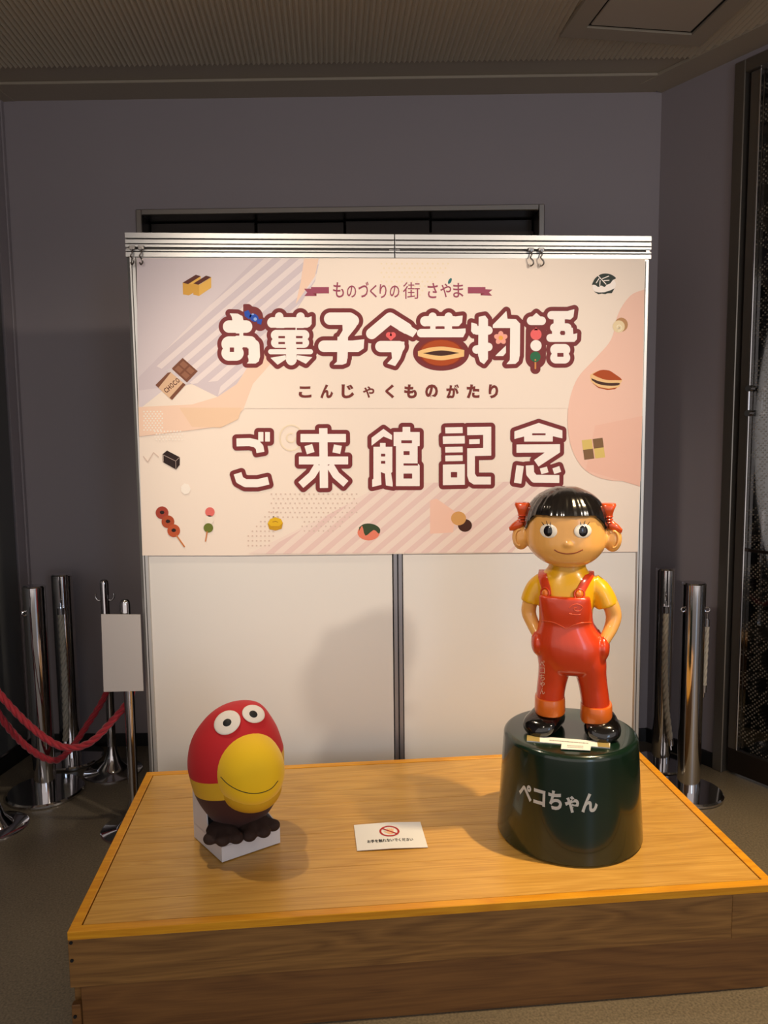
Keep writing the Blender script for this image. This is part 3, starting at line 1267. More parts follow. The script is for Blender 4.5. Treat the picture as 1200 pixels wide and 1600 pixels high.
def tri(pr, pts, m, lay):
    """non-convex polygon, filled by ear clipping through mathutils"""
    from mathutils.geometry import tessellate_polygon
    t = tessellate_polygon([[Vector((x, y, 0)) for x, y in pts]])
    v = [P2(x, y, lay) for x, y in pts]
    fs = []
    for a, b, c in t:
        (xa, ya), (xb, yb), (xc, yc) = pts[a], pts[b], pts[c]
        cr = (xb - xa) * (yc - ya) - (xc - xa) * (yb - ya)
        fs.append((a, b, c) if cr < 0 else (a, c, b))
    pr.g.add(v, fs, pr.mi(m))


letters(TITLE, HOLES, 6.6, 'title_character', [300, 413, 494, 568, 648, 732, 818, 960])
vh = [[mp(a, b), mp(c, b), mp(c, d), mp(a, d)] for mp, a, b, c, d in VHOLES]
letters(VISIT, vh, 6.4, 'greeting_character', [300, 440, 560, 675, 790, 960])

# maroon bodies behind the sweets in the title
p = Print()
xs_, ys_ = np.arange(380, 860, 0.8), np.arange(475, 592, 0.8)
X_, Y_ = np.meshgrid(xs_, ys_)
dd = np.hypot((X_ - SB(277, 525)[0]) / 44, (Y_ - SB(277, 525)[1]) / 28) - 1
dd = np.minimum(dd, seg_d(X_, Y_, SB(870, 390), SB(868, 560), 16, False))
dd = np.minimum(dd, seg_d(X_, Y_, SB(866, 560), SB(866, 626), 8, False))
dd = np.minimum(dd, poly_d(X_, Y_, [SB(590, 360), SB(720, 360), SB(720, 560), SB(590, 560)]))
dd = np.minimum(dd, poly_d(X_, Y_, [SA(1090, 400), SA(1170, 340), SA(1240, 400), SA(1240, 460), SA(1090, 460)]))
dd = np.minimum(dd, seg_d(X_, Y_, SA(262, 262), SA(345, 345), 11, False))
dd = np.minimum(dd, np.hypot(X_ - SA(300, 300)[0], Y_ - SA(300, 300)[1]) - 16)
ink(p, dd, xs_, ys_, I_MAR, 1.4)
p.done('title_backing')

p = Print()
B_BLUE = paper('ink_blue', (34, 78, 178))
p.disc(*SA(308, 306), 7.5, B_BLUE, 4.5, ry=6, rot=0.6)
p.poly([SA(246, 268), SA(272, 258), SA(292, 292), SA(276, 316), SA(250, 296)], B_BLUE, 4.5)
p.poly([SA(330, 316), SA(360, 314), SA(352, 350), SA(326, 340)], B_BLUE, 4.6)
p.disc(*SA(315, 314), 2.6, paper('ink_sky', (150, 180, 230)), 4.8)
p.disc(*SA(300, 284), 2.0, paper('ink_sky', (150, 180, 230)), 4.8, ry=1.2)
p.done('candy_print')
p = Print()
I_CORAL = paper('ink_coral', (238, 104, 104))
p.disc(*SA(1150, 414), 4.6, I_CORAL, 4.5)
p.disc(*SA(1176, 414), 4.6, I_CORAL, 4.5)
p.poly([SA(1132, 420), SA(1194, 420), SA(1163, 450)], I_CORAL, 4.6)
p.done('heart_print')
I_DORA = paper('ink_pancake', (176, 74, 24))
I_CRM = paper('ink_batter', (242, 196, 132))
I_BEAN = paper('ink_bean', (72, 40, 30))
p = Print()
p.disc(*SB(277, 525), 35.5, paper('ink_pancake_rim', (140, 48, 28)), 4.4, ry=21.5)
p.disc(*SB(277, 525), 32, I_DORA, 4.6, ry=20)
up = smooth_path([SB(132, 515), SB(200, 494), SB(277, 486), SB(350, 494), SB(422, 508)], 5)
dn = smooth_path([SB(420, 548), SB(350, 562), SB(277, 572), SB(200, 562), SB(132, 545)], 5)
p.poly([tuple(q_) for q_ in up + dn], I_CRM, 4.9)
up = smooth_path([SB(166, 527), SB(277, 510), SB(388, 525)], 6)
dn = smooth_path([SB(388, 527), SB(277, 544), SB(166, 529)], 6)
p.poly([tuple(q_) for q_ in up + dn], I_BEAN, 5.2)
p.done('pancake_print')
p = Print()
for k in range(5):
    a = -math.pi / 2 + k * 2 * math.pi / 5
    x, y = SB(650 + 22 * math.cos(a), 432 + 22 * math.sin(a))
    p.disc(x, y, 5.4, paper('ink_blossom', (244, 168, 150)), 4.5 + k * .04, ry=4.2, rot=a)
p.disc(*SB(650, 432), 3.6, paper('ink_amber', (240, 170, 80)), 5.0)
p.done('blossom_print')
p = Print()
p.stroke([SB(866, 570), SB(866, 622)], 2.6, paper('ink_stick', (214, 140, 80)), 4.4)
p.disc(*SB(870, 410), 8.8, I_CORAL, 4.6)
p.poly([SB(858, 384), SB(870, 364), SB(882, 384)], I_CORAL, 4.6)
p.disc(*SB(870, 480), 8.8, I_WHT, 4.7)
p.disc(*SB(866, 550), 8.2, paper('ink_leaf_green', (42, 106, 70)), 4.8)
p.done('dumpling_title_print')

# small line above the title
p = Print()
for ch, xa, xb, ya, yb in (('も', 520.5, 537.5, 441, 465), ('の', 542, 556.5, 446, 465), ('づ', 560, 576, 440, 465), ('く', 578, 589, 445, 465), ('り', 593, 604, 444, 466), ('の', 609, 624, 446, 465),
                        ('街', 629.5, 656, 441, 467), ('さ', 668, 684, 442, 466), ('や', 688, 705, 443, 464.5), ('ま', 708, 724, 442, 465)):
    p.text(ch, xa, xb, ya, yb, I_BER, 2.0, 0.0 if ch == '街' else 0.012)
    p.done('subtitle_character')
    p = Print()
p.poly([(476, 448), (482, 456.5), (475.5, 462.5), (494.5, 462.5), (494.5, 458), (514, 458), (514, 448.5), (486, 448.5), (486, 451)], I_BER, 2.0) if False else None
tri(p, [(475, 451), (486, 451), (486, 448.5), (514, 448.5), (514, 458.5), (494.5, 458.5), (494.5, 462.5), (475.5, 462.5), (480, 457)], I_BER, 2.0)
p.poly([(489, 458.5), (494.5, 458.5), (494.5, 462.5)], I_MAR, 2.4)
p.done('ribbon_print')
p = Print()
tri(p, [(731, 448.5), (758.5, 448.5), (758.5, 452), (769.5, 452.5), (764, 457), (769, 462), (751, 461.5), (751, 458.5), (731, 458.5)], I_BER, 2.0)
p.poly([(751, 458.5), (757, 458.5), (751, 461.5)], I_MAR, 2.4)
p.done('ribbon_print')
p = Print()
p.disc(703, 439, 5, paper('ink_teal', (48, 110, 112)), 2.4, ry=2.3, rot=-1.1)
p.done('leaf_print')
p = Print()
xs = [476.7, 510.5, 543.5, 576, 609, 641.5, 674.3, 707.3, 739.3, 771]
for ch, x in zip('こんじゃくものがたり', xs):
    wd = {'ゃ': 18, 'く': 14, 'り': 15}.get(ch, 20)
    hh = 18 if ch in 'こゃ' else 22
    p.text(ch, x - wd / 2, x + wd / 2, 611.5 - hh / 2 + (1 if hh < 22 else 0), 611.5 + hh / 2 + (1 if hh < 22 else 0), I_BRN, 2.0, 0.02 if ch == 'ゃ' else 0.05)
    p.done('reading_character')
    p = Print()

# sweets around the lettering ---------------------------------------------------
SE = lambda X, Y: (180 + X / 5, 340 + Y / 5)
SF = lambda X, Y: (780 + X / 4.615, 340 + Y / 4.615)
SG = lambda X, Y: (200 + X / 5, 640 + Y / 5)
I_CAST = paper('ink_sponge', (236, 184, 88))
I_CASTD = paper('ink_sponge_shade', (222, 166, 70))
I_CRUST = paper('ink_crust', (92, 44, 36))
p = Print()
p.poly([SE(612, 520), SE(570, 520), SE(527, 508), SE(530, 600), SE(575, 608), SE(615, 585)], I_CASTD, 2.0)
p.poly([SE(527, 508), SE(630, 446), SE(668, 458), SE(570, 520)], I_CRUST, 2.4)
p.poly([SE(570, 520), SE(668, 458), SE(668, 500), SE(612, 520)], I_CAST, 2.2)
p.poly([SE(610, 515), SE(655, 525), SE(655, 612), SE(610, 602)], I_CASTD, 2.6)
p.poly([SE(655, 525), SE(750, 465), SE(750, 548), SE(655, 612)], I_CAST, 2.6)
p.poly([SE(610, 515), SE(710, 453), SE(750, 465), SE(650, 525)], I_CRUST, 2.8)
p.done('castella_print')
I_CHO = paper('ink_chocolate', (124, 76, 56))
I_CHOL = paper('ink_chocolate_light', (150, 100, 76))
p = Print()
p.poly([SE(527, 1096), SE(645, 1200), SE(560, 1288), SE(440, 1180)], I_CHO, 2.0)
for a, b in ((0.12, 0.12), (0.55, 0.12), (0.12, 0.55), (0.55, 0.55)):
    o0, e1, e2 = np.array([527, 1096]), np.array([118, 104]), np.array([-87, 84])
    c = [o0 + e1 * (a + da) + e2 * (b + db) for da, db in ((0, 0), (.33, 0), (.33, .33), (0, .33))]
    p.poly([SE(*q_) for q_ in c], I_CHOL, 2.3)
p.poly([SE(385, 1195), SE(440, 1172), SE(470, 1225), SE(520, 1260), SE(570, 1296), SE(550, 1312), SE(430, 1205)], paper('ink_foil', (214, 204, 206)), 2.5)
p.poly([SE(430, 1205), SE(550, 1305), SE(438, 1424), SE(314, 1308)], paper('ink_wrapper', (222, 184, 150)), 2.7)
p.poly([SE(410, 1212), SE(436, 1208), SE(338, 1330), SE(314, 1308)], I_CHO, 2.9)
p.poly([SE(530, 1290), SE(550, 1305), SE(445, 1424), SE(424, 1408)], I_CHO, 2.9)
for k, ch in enumerate('CHOCO'):
    x, y = SE(397 + k * 22.5, 1350 - k * 19.5)
    p.text(ch, x - 2.5, x + 2.5, y - 4, y + 4, I_CRUST, 3.1, 0.02, -0.75)
p.done('chocolate_bar_print')
I_LEAF = paper('ink_dark_leaf', (38, 50, 44))
p = Print()
p.disc(*SF(757, 490), 18.5, I_WHT, 2.0, ry=12.5, rot=-0.2)
p.poly([tuple(q_) for q_ in smooth_path([SF(668, 485), SF(690, 440), SF(730, 410), SF(770, 403), SF(810, 412), SF(842, 436), SF(820, 450), SF(800, 475), SF(775, 485), SF(760, 500), SF(735, 490), SF(715, 500), SF(690, 485), SF(668, 485)], 3)], I_LEAF, 2.3)
for a, b in (((712, 418), (770, 480)), ((720, 440), (700, 470)), ((728, 455), (725, 490)), ((745, 440), (790, 422)), ((755, 455), (792, 452))):
    p.stroke([SF(*a), SF(*b)], 1.3, I_WHT, 2.6)
tri(p, [SF(684, 533), SF(720, 540), SF(760, 538), SF(800, 525), SF(832, 510), SF(812, 545), SF(780, 546), SF(765, 552), SF(740, 548), SF(715, 552)], I_LEAF, 2.4)
p.done('leaf_cake_print')
p = Print()
p.disc(*SF(880, 772), 10.4, paper('ink_roll_crust', (186, 138, 92)), 2.0, ry=11)
p.disc(*SF(862, 785), 9.5, paper('ink_roll_cream', (236, 214, 172)), 2.3, ry=9.6)
p.stroke([(SF(862, 792)[0] + (1 + 4.6 * t) * math.cos(t * 8), SF(862, 792)[1] + (1 + 4.6 * t) * math.sin(t * 8)) for t in np.linspace(0, 1, 22)], 1.2, paper('ink_roll_line', (250, 238, 208)), 2.6)
p.done('swiss_roll_print')
p = Print()
tri(p, [tuple(q_) for q_ in smooth_path([SF(655, 1135), SF(680, 1120), SF(730, 1100), SF(790, 1102), SF(830, 1125), SF(885, 1168), SF(875, 1195), SF(860, 1225), SF(790, 1243), SF(720, 1225), SF(660, 1180)], 3)], paper('ink_pancake_cream', (240, 196, 140)), 2.0)
tri(p, [tuple(q_) for q_ in smooth_path([SF(672, 1130), SF(730, 1100), SF(790, 1102), SF(830, 1125), SF(885, 1168), SF(840, 1172), SF(770, 1170), SF(710, 1150), SF(672, 1130)], 3)], I_DORA, 2.3)
tri(p, [tuple(q_) for q_ in smooth_path([SF(665, 1158), SF(720, 1180), SF(790, 1192), SF(865, 1192), SF(855, 1210), SF(780, 1212), SF(710, 1198), SF(668, 1172)], 3)], I_BEAN, 2.4)
tri(p, [SF(668, 1190), SF(720, 1222), SF(790, 1234), SF(850, 1224), SF(835, 1238), SF(780, 1243), SF(715, 1228)], I_DORA, 2.5)
p.done('bean_pancake_print')
I_YOK = paper('ink_bean_jelly', (44, 28, 26))
p = Print()
p.poly([SG(270, 348), SG(305, 320), SG(405, 372), SG(403, 432), SG(376, 468), SG(272, 410)], I_YOK, 2.0)
for a, b in (((276, 354), (372, 402)), ((372, 402), (402, 374)), ((373, 404), (374, 462)), ((276, 356), (277, 406))):
    p.stroke([SG(*a), SG(*b)], 0.7, paper('ink_fine_line', (190, 170, 160)), 2.3)
p.done('bean_jelly_print')
p = Print()
I_DAN = paper('ink_glazed_dumpling', (182, 84, 48))
p.stroke([SG(380, 985), SG(440, 1070)], 2.2, paper('ink_skewer', (206, 124, 64)), 1.9)
for k, (x, y, c) in enumerate(((266, 806, (166, 66, 50)), (312, 876, (176, 78, 46)), (357, 946, (190, 86, 50)))):
    p.disc(*SG(x, y), 10, paper('ink_dumpling_%d' % k, c), 2.0 + k * .1)
    p.disc(*SG(x, y - 3), 3.8, I_YOK, 2.6, ry=3.0, n=7)
p.done('glazed_dumpling_print')
p = Print()
p.stroke([SG(618, 955), SG(606, 1028)], 1.8, paper('ink_skewer', (206, 124, 64)), 1.9)
p.disc(*SG(640, 800), 7.4, paper('ink_pink_dumpling', (226, 112, 104)), 2.0)
p.disc(*SG(634, 862), 7.2, paper('ink_white_dumpling', (240, 228, 212)), 2.0)
p.disc(*SG(628, 924), 7.4, paper('ink_green_dumpling', (108, 118, 46)), 2.1)
p.done('three_dumpling_print')
I_YEL = paper('ink_yellow_cake', (228, 182, 34))
p = Print()
p.poly([(418, 818), (422, 811), (430, 808), (439, 811), (442, 817), (440, 826), (431, 829), (421, 827)], paper('ink_yellow_dark', (200, 150, 24)), 2.0)
p.poly([(418, 818), (422, 811), (430, 808), (439, 811), (442, 817), (436, 822), (424, 822)], I_YEL, 2.3)
p.stroke([(426, 815.5), (431, 814.5), (434, 816)], 1.0, paper('ink_yellow_line', (170, 120, 24)), 2.6)
p.done('yellow_cake_print')
p = Print()
p.disc(576, 832, 17.5, paper('ink_salmon', (232, 130, 104)), 2.0, ry=12.5)
tri(p, [tuple(q_) for q_ in smooth_path([(561, 824), (568, 819), (578, 818), (588, 821), (594, 827), (592, 834), (584, 828), (571, 837), (566, 822), (561, 830)], 3)], paper('ink_moss', (58, 74, 48)), 2.3)
p.done('rice_cake_print')
p = Print()
p.disc(726.5, 821, 11, I_BEAN, 2.0, ry=10)
p.disc(716.5, 810, 11.8, paper('ink_biscuit', (214, 160, 96)), 2.3, ry=10.8)
p.done('biscuit_print')
p = Print()
for k, (a, b) in enumerate((((909, 688), 0), ((926, 686), 1), ((911, 703), 1), ((928, 701), 0))):
    x, y = a
    p.poly([(x, y), (x + 15.5, y - 2), (x + 17.5, y + 13.5), (x + 2, y + 15.5)], paper('ink_check_dark', (130, 98, 66)) if b else paper('ink_check_light', (222, 194, 112)), 2.0 + .05 * k)
p.done('check_biscuit_print')

# ------------------------------------------------------------------ barrier posts, ropes, sign stands
def thick_post(x, y, h, r, rb, label, rings_):
    t = tag(empty('barrier_post', (x, y, 0)), label, 'post', 'thick chrome barrier posts')
    part('base', G().revolve([(rb - 0.004, 0.0), (rb, 0.004), (rb, 0.012), (rb - 0.006, 0.018), (r * 1.05, 0.022)], (x, y, 0), 56), M_CHROME, t, 35)
    part('shaft', G().revolve([(r, 0.0215), (r, h - 0.012)], (x, y, 0), 40), M_CHROME, t, 35)
    part('cap', G().revolve([(r + 0.0005, h - 0.0115), (r + 0.0005, h - 0.006), (r * .9, h), (r * .4, h + 0.004), (0.0, h + 0.005)], (x, y, 0), 40), M_CHROME, t, 35)
    for a in rings_:
        cx, cy = x + (r + 0.006) * math.cos(a), y + (r + 0.006) * math.sin(a)
        q = G()
        q.tube([(cx + 0.009 * math.cos(a) * math.cos(b), cy + 0.009 * math.sin(a) * math.cos(b), h - 0.107 + 0.009 * math.sin(b)) for b in np.linspace(0, 2 * math.pi, 17)[:-1]], 0.0024, 8, True)
        part('eye_ring', q, M_CHROME, t, 40)
    return t


thick_post(-0.515, 0.352, 0.887, 0.0445, 0.153, 'front thick chrome barrier post at left without a hanging grey rope', (-2.2,))
thick_post(-0.520, 0.688, 0.874, 0.0460, 0.142, 'rear thick chrome barrier post at left with grey rope down its front', (-1.35,))
thick_post(2.152, 0.365, 0.893, 0.0400, 0.120, 'rear thick chrome barrier post at right with grey rope down its front', (-1.9,))
thick_post(2.149, 0.095, 0.883, 0.0455, 0.137, 'front thick chrome barrier post at right with eye rings on both sides', (-2.9, -0.42))


def rope(path, r, name, m, label, group, ferr=None, pitch=0.035, k=3):
    """twisted rope: k strands wound around a smooth path"""
    pts = smooth_path(path, 10)
    seg = [0]
    for a, b in zip(pts, pts[1:]):
        seg.append(seg[-1] + float(np.linalg.norm(b - a)))
    n = max(20, int(seg[-1] / 0.006))
    S_ = np.linspace(0, seg[-1], n)
    P = np.array([[np.interp(q_, seg, [p_[i] for p_ in pts]) for i in range(3)] for q_ in S_])
    t = tag(empty(name, tuple(P[0])), label, 'rope', group)
    T = np.gradient(P, axis=0)
    T /= np.linalg.norm(T, axis=1)[:, None]
    a = np.cross(T, [0.31, 0.2, 0.93])
    a /= np.linalg.norm(a, axis=1)[:, None] + 1e-9
    b = np.cross(T, a)
    for j in range(k):
        ph = S_ / pitch * 2 * math.pi / k * 1.0 + j * 2 * math.pi / k
        q = G()
        q.tube([P[i] + r * .46 * (math.cos(ph[i]) * a[i] + math.sin(ph[i]) * b[i]) for i in range(n)], r * .60, 7)
        part('strand', q, m, t, 60)
    for e, d in ((0, 1), (-1, -1)):
        q = G()
        q.tube([P[e] - T[e] * d * 0.012, P[e] + T[e] * d * 0.018], r * 1.12, 14)
        q.tube([P[e] - T[e] * d * 0.034, P[e] - T[e] * d * 0.012], r * 0.4, 8)
        part('ferrule', q, M_CHROME, t, 40)
    return t


M_GREYR = mat('grey_rope_fibre', (196, 187, 168), 0.75, bump=0.4, bscale=900)
M_REDR = mat('red_rope_fibre', (172, 24, 40), 0.6, bump=0.4, bscale=900, sheen=0.3)
x, y = -0.510, 0.688 - 0.046 - 0.0165
rope([(x, y, 0.72), (x + .001, y - .002, 0.45), (x - .004, y - .002, 0.2), (x - .012, y - 0.002, 0.10)], 0.0135, 'barrier_rope', M_GREYR,
     'grey twisted rope hanging down the rear chrome post at left', 'grey ropes hanging on chrome posts', pitch=0.03)
x, y = 2.135, 0.365 - 0.037 - 0.014
rope([(x, y, 0.725), (x, y - .002, 0.5), (x + .012, y - .002, 0.3), (x + .033, y - 0.006, 0.13)], 0.0125, 'barrier_rope', M_GREYR,
     'grey twisted rope hanging down the rear chrome post at right', 'grey ropes hanging on chrome posts', pitch=0.03)
x, y = 2.149 + 0.0560, 0.095 - 0.003
rope([(x, y, 0.72), (x + .001, y + .002, 0.66), (x, y + .004, 0.56), (x - 0.001, y + .006, 0.44)], 0.0095, 'barrier_rope', M_GREYR,
     'grey twisted rope hanging behind the front chrome post at right', 'grey ropes hanging on chrome posts', pitch=0.03)


def stand(x, y, h, rb, label, ang):
    r = 0.0185
    t = tag(empty('rope_stand', (x, y, 0)), label, 'stand', 'slim chrome rope stands')
    part('base', G().revolve([(rb, 0.0), (rb, 0.004), (rb - 0.004, 0.007), (rb * .55, 0.014), (0.06, 0.026), (0.036, 0.05), (0.024, 0.085), (r, 0.12)], (x, y, 0), 48), M_CHROME, t, 50)
    part('shaft', G().revolve([(r, 0.1195), (r, h - 0.02), (r * .94, h - 0.010), (r * .7, h - 0.003), (r * .35, h), (0, h + 0.0005)], (x, y, 0), 28), M_CHROME, t, 50)
    for sgn in (-1, 1):
        ux, uy = sgn * math.cos(ang), sgn * math.sin(ang)
        pts = [(x + ux * d, y + uy * d, h - 0.09 + z) for d, z in ((0.012, 0.0), (0.026, -0.004), (0.036, 0.004), (0.040, 0.016), (0.038, 0.026))]
        part('hook', G().tube(smooth_path(pts, 4), 0.0038, 8), M_CHROME, t, 50)
    return t


stand(-0.290, 0.540, 0.872, 0.126, 'slim chrome rope stand with two hooks rising behind the white sign', 0.0)
stand(-0.064, 0.020, 0.890, 0.125, 'slim chrome rope stand carrying the white sign beside the platform', 0.0)
stand(-0.606, 0.078, 0.890, 0.120, 'slim chrome rope stand at the left edge, only its round foot showing', 0.2)

rp = []
for (px_, py_), Y in (((0, 1085), 0.088), ((50, 1137), 0.08), ((95, 1166), 0.068), ((135, 1163), 0.06), ((170, 1132), 0.052), ((206, 1083), 0.044)):
    rp.append(at_y(px_, py_, Y))
rope([(-0.640, 0.088, 0.745), (-0.612, 0.094, 0.62)] + rp + [(-0.064 - 0.026, 0.045, 0.64), (-0.064 - 0.026, 0.05, 0.755)], 0.0135, 'barrier_rope', M_REDR,
     'red twisted rope sagging to the stand that carries the white sign', 'red ropes between the rope stands')
rp = []
for (px_, py_), Y in (((0, 1119), 0.13), ((40, 1165), 0.20), ((80, 1188), 0.27), ((105, 1176), 0.33), ((135, 1135), 0.41), ((166, 1082), 0.49)):
    rp.append(at_y(px_, py_, Y))
rope([(-0.668, 0.10, 0.745), (-0.655, 0.115, 0.60)] + rp + [(-0.284, 0.503, 0.50), (-0.280, 0.506, 0.60), (-0.284, 0.510, 0.66)], 0.0135, 'barrier_rope', M_REDR,
     'red twisted rope hanging lowest, running to the stand behind the white sign', 'red ropes between the rope stands')

sg = tag(empty('sign_board', (-0.068, -0.02, 0.556)), 'blank white rectangular sign hung on a slim chrome stand at left', 'sign')
c = [at_y(px_, py_, -0.012) for px_, py_ in ((162, 1081), (224, 1079.5), (219, 960.5), (158, 960))]
part('board', G().prism(c[::-1], (0, 0.006, 0)), mat('white_sign_plastic', (192, 186, 182), 0.4), sg)
q = G().box((-0.085, -0.0045, 0.79), (-0.045, 0.0005, 0.835), 0.002)
part('clip', q, M_STEEL, sg)

# ------------------------------------------------------------------ touch warning card
cc = [at_z(px_, py_, ZP) for px_, py_ in ((558, 1330), (668.5, 1324.5), (660, 1286), (553, 1290))]
c0, ex, ey = cc[0], cc[1] - cc[0], cc[3] - cc[0]
card = tag(empty('warning_card', tuple(sum(cc) / 4)), 'small white card with red no-touch symbol lying on the platform', 'sign')


def on_card(u, v, h=0.0):
    lift = 0.0035 * (1 - 2 * abs(u - .5)) * (0.6 + .4 * v)
    return c0 + ex * u + ey * v + np.array([0, 0, 0.0005 + lift + h])


q = G()
nn = 12
for h, flip in ((0.0016, False), (0.0, True)):
    v = [on_card(i / nn, j / 2, h) for i in range(nn + 1) for j in range(3)]
    f = [(i * 3 + j, i * 3 + 3 + j, i * 3 + 4 + j, i * 3 + 1 + j) for i in range(nn) for j in range(2)]
    q.add(v, [t_[::-1] for t_ in f] if flip else f)
for j in (0, 2):
    v = [on_card(i / nn, j / 2, h) for i in range(nn + 1) for h in (0, 0.0016)]
    q.add(v, [(2 * i, 2 * i + 2, 2 * i + 3, 2 * i + 1) if j == 0 else (2 * i + 1, 2 * i + 3, 2 * i + 2, 2 * i) for i in range(nn)])
for u in (0, 1):
    v = [on_card(u, vv, h) for vv in (0, 1) for h in (0, 0.0016)]
    q.add(v, [(0, 1, 3, 2) if u == 0 else (0, 2, 3, 1)])
part('card', q, M_CARD, card)
I_RED = paper('ink_sign_red', (176, 40, 44))
q = G()
n = 36
v = []
AS = float(np.linalg.norm(ey) / np.linalg.norm(ex))
CU, CV, RR = 0.505, 0.64, 0.148
for k in range(n):
    a = 2 * math.pi * k / n
    for rr in (RR, RR * .80):
        v.append(on_card(CU + rr * math.cos(a), CV + rr / AS * math.sin(a) * 1.0, 0.0024))
q.add(v, [(2 * k, (2 * k + 2) % (2 * n), (2 * k + 3) % (2 * n), 2 * k + 1) for k in range(n)])
a = math.radians(142)
px_, pv_ = math.cos(a), math.sin(a)
w_ = 0.012
q.add([on_card(CU + RR * .85 * px_ * t_ + w_ * pv_ * s_, CV + (RR * .85 * pv_ * t_ - w_ * px_ * s_) / AS, 0.0030) for t_, s_ in ((1, 1), (1, -1), (-1, -1), (-1, 1))], [(0, 1, 2, 3)[::-1]])
q.add([on_card(CU + RR * .85 * px_ * t_ + w_ * pv_ * s_, CV + (RR * .85 * pv_ * t_ - w_ * px_ * s_) / AS, 0.0030) for t_, s_ in ((1, 1), (1, -1), (-1, -1), (-1, 1))], [(0, 1, 2, 3)])
part('prohibition_print', q, I_RED, card)
q = G()


def cblob(cx, cy, rx, ry, rot, h):
    q.add([on_card(CU + (cx + rx * math.cos(b) * math.cos(rot) - ry * math.sin(b) * math.sin(rot)), CV + (cy + rx * math.cos(b) * math.sin(rot) + ry * math.sin(b) * math.cos(rot)) / AS, h)
           for b in np.linspace(0, 2 * math.pi, 15)[:-1]], [tuple(range(14))])


cblob(0.01, -0.035, 0.055, 0.05, 0, 0.0021)
for k, (dx, L_) in enumerate(((-0.02, 0.045), (0.005, 0.055), (0.03, 0.055), (0.055, 0.042))):
    cblob(dx, 0.035, 0.0115, L_, -0.1 * (k - 1.5), 0.00215 + k * 2e-5)
cblob(-0.055, -0.02, 0.012, 0.04, 0.9, 0.0023)
part('hand_print', q, paper('ink_skin', (236, 190, 150)), card)
v, f = text_flat('お手を触れないでください', 0.02)
lo, hi = v.min(0), v.max(0)
q = G().add([on_card(0.16 + (p_[0] - lo[0]) / (hi[0] - lo[0]) * 0.66, 0.235 + (p_[1] - lo[1]) / (hi[1] - lo[1]) * 0.12, 0.0025) for p_ in v], f)
part('warning_print', q, paper('ink_black', (26, 24, 26)), card)

# ------------------------------------------------------------------ green pedestal
DC = np.array([1.402, -0.665, ZP])
RB, RTOP, DH = 0.2125, 0.195, 0.3085
M_GREEN = mat('dark_green_lacquer', (14, 36, 24), 0.20, spec=0.5, coat=0.4, vary=0.15, vscale=9)
ped = tag(empty('pedestal', tuple(DC)), 'glossy dark green round pedestal with white lettering under the statue', 'pedestal')
prof = [(RB - 0.006, 0.0), (RB, 0.005)]
for k in range(1, 9):
    prof.append((RB + (RTOP - RB) * k / 9, 0.005 + (DH - 0.02) * k / 9))
for k in range(7):
    a = math.pi / 2 * k / 6
    prof.append((RTOP - 0.016 * (1 - math.cos(a)), DH - 0.016 + 0.016 * math.sin(a)))
prof += [(RTOP * .6, DH), (0.0, DH)]
part('drum', G().revolve(prof, DC, 96), M_GREEN, ped, 40)
v, f = text_flat('ペコちゃん', 0.04, 4)
lo, hi = v.min(0), v.max(0)
q = G()
aw = math.atan2(CAM[1] - DC[1], CAM[0] - DC[0])
out = []
for p_ in v:
    t_ = (p_[0] - lo[0]) / (hi[0] - lo[0])
    z = 0.150 + 0.003 * t_ + (p_[1] - lo[1]) / (hi[1] - lo[1]) * 0.056
    r = RB + (RTOP - RB) * z / DH + 0.0008
    ang = aw + math.radians(-43 + 65 * t_)
    out.append((DC[0] + r * math.cos(ang), DC[1] + r * math.sin(ang), DC[2] + z))
q.add(out, f)
part('name_lettering', q, mat('white_lettering_paint', (196, 196, 192), 0.5), ped)

# paper strips on the pedestal top
ZD = ZP + DH


def strip(name, px, label, mats, th, base=0.0004):
    c = [at_z(x, y, ZD + base) for x, y in px]
    t = tag(empty(name, tuple(sum(c) / 4)), label, 'label')
    return t, c


t, c = strip('name_plate', ((823, 1158.5), (953, 1169.5), (953.5, 1160.5), (823.5, 1150)), 'long narrow white paper plate with gold ends on the pedestal top', None, 0)
part('plate', G().prism(c, (0, 0, 0.002)), M_CARD, t)
M_GOLD = mat('gold_tape', (176, 156, 96), 0.4, 0.3)
e1, e2 = c[1] - c[0], c[3] - c[0]
for a, b in ((0.0, 0.16), (0.86, 1.0)):
    part('gold_end', G().prism([c[0] + e1 * a + [0, 0, .0022], c[0] + e1 * b + [0, 0, .0022], c[0] + e1 * b + e2 + [0, 0, .0022], c[0] + e1 * a + e2 + [0, 0, .0022]], (0, 0, 0.0006)), M_GOLD, t)


def scribble(c, h, rows, x0, x1, parent):
    """illegibly small print: rows of tiny dashes"""
    q = G()
    e1, e2 = c[1] - c[0], c[3] - c[0]
    for v0, v1 in rows:
        u = x0
        while u < x1:
            wv = random.uniform(0.006, 0.014)
            q.add([c[0] + e1 * a + e2 * b + [0, 0, h] for a, b in ((u, v0), (u + wv, v0), (u + wv, v1), (u, v1))], [(0, 1, 2, 3)])
            u += wv + random.uniform(0.005, 0.01)
    part('small_print', q, paper('ink_grey', (90, 86, 88)), parent)


scribble(c, 0.0024, ((0.35, 0.52),), 0.28, 0.74, t)
t, c = strip('caption_label', ((876.5, 1170.5), (922.5, 1173), (923.5, 1164.2), (877.5, 1161.5)), 'small white caption slip overlapping the plate on the pedestal top', None, 0, 0.0031)
part('slip', G().prism(c, (0, 0, 0.001)), M_CARD, t)
scribble(c, 0.0013, ((0.55, 0.68), (0.3, 0.4)), 0.2, 0.75, t)

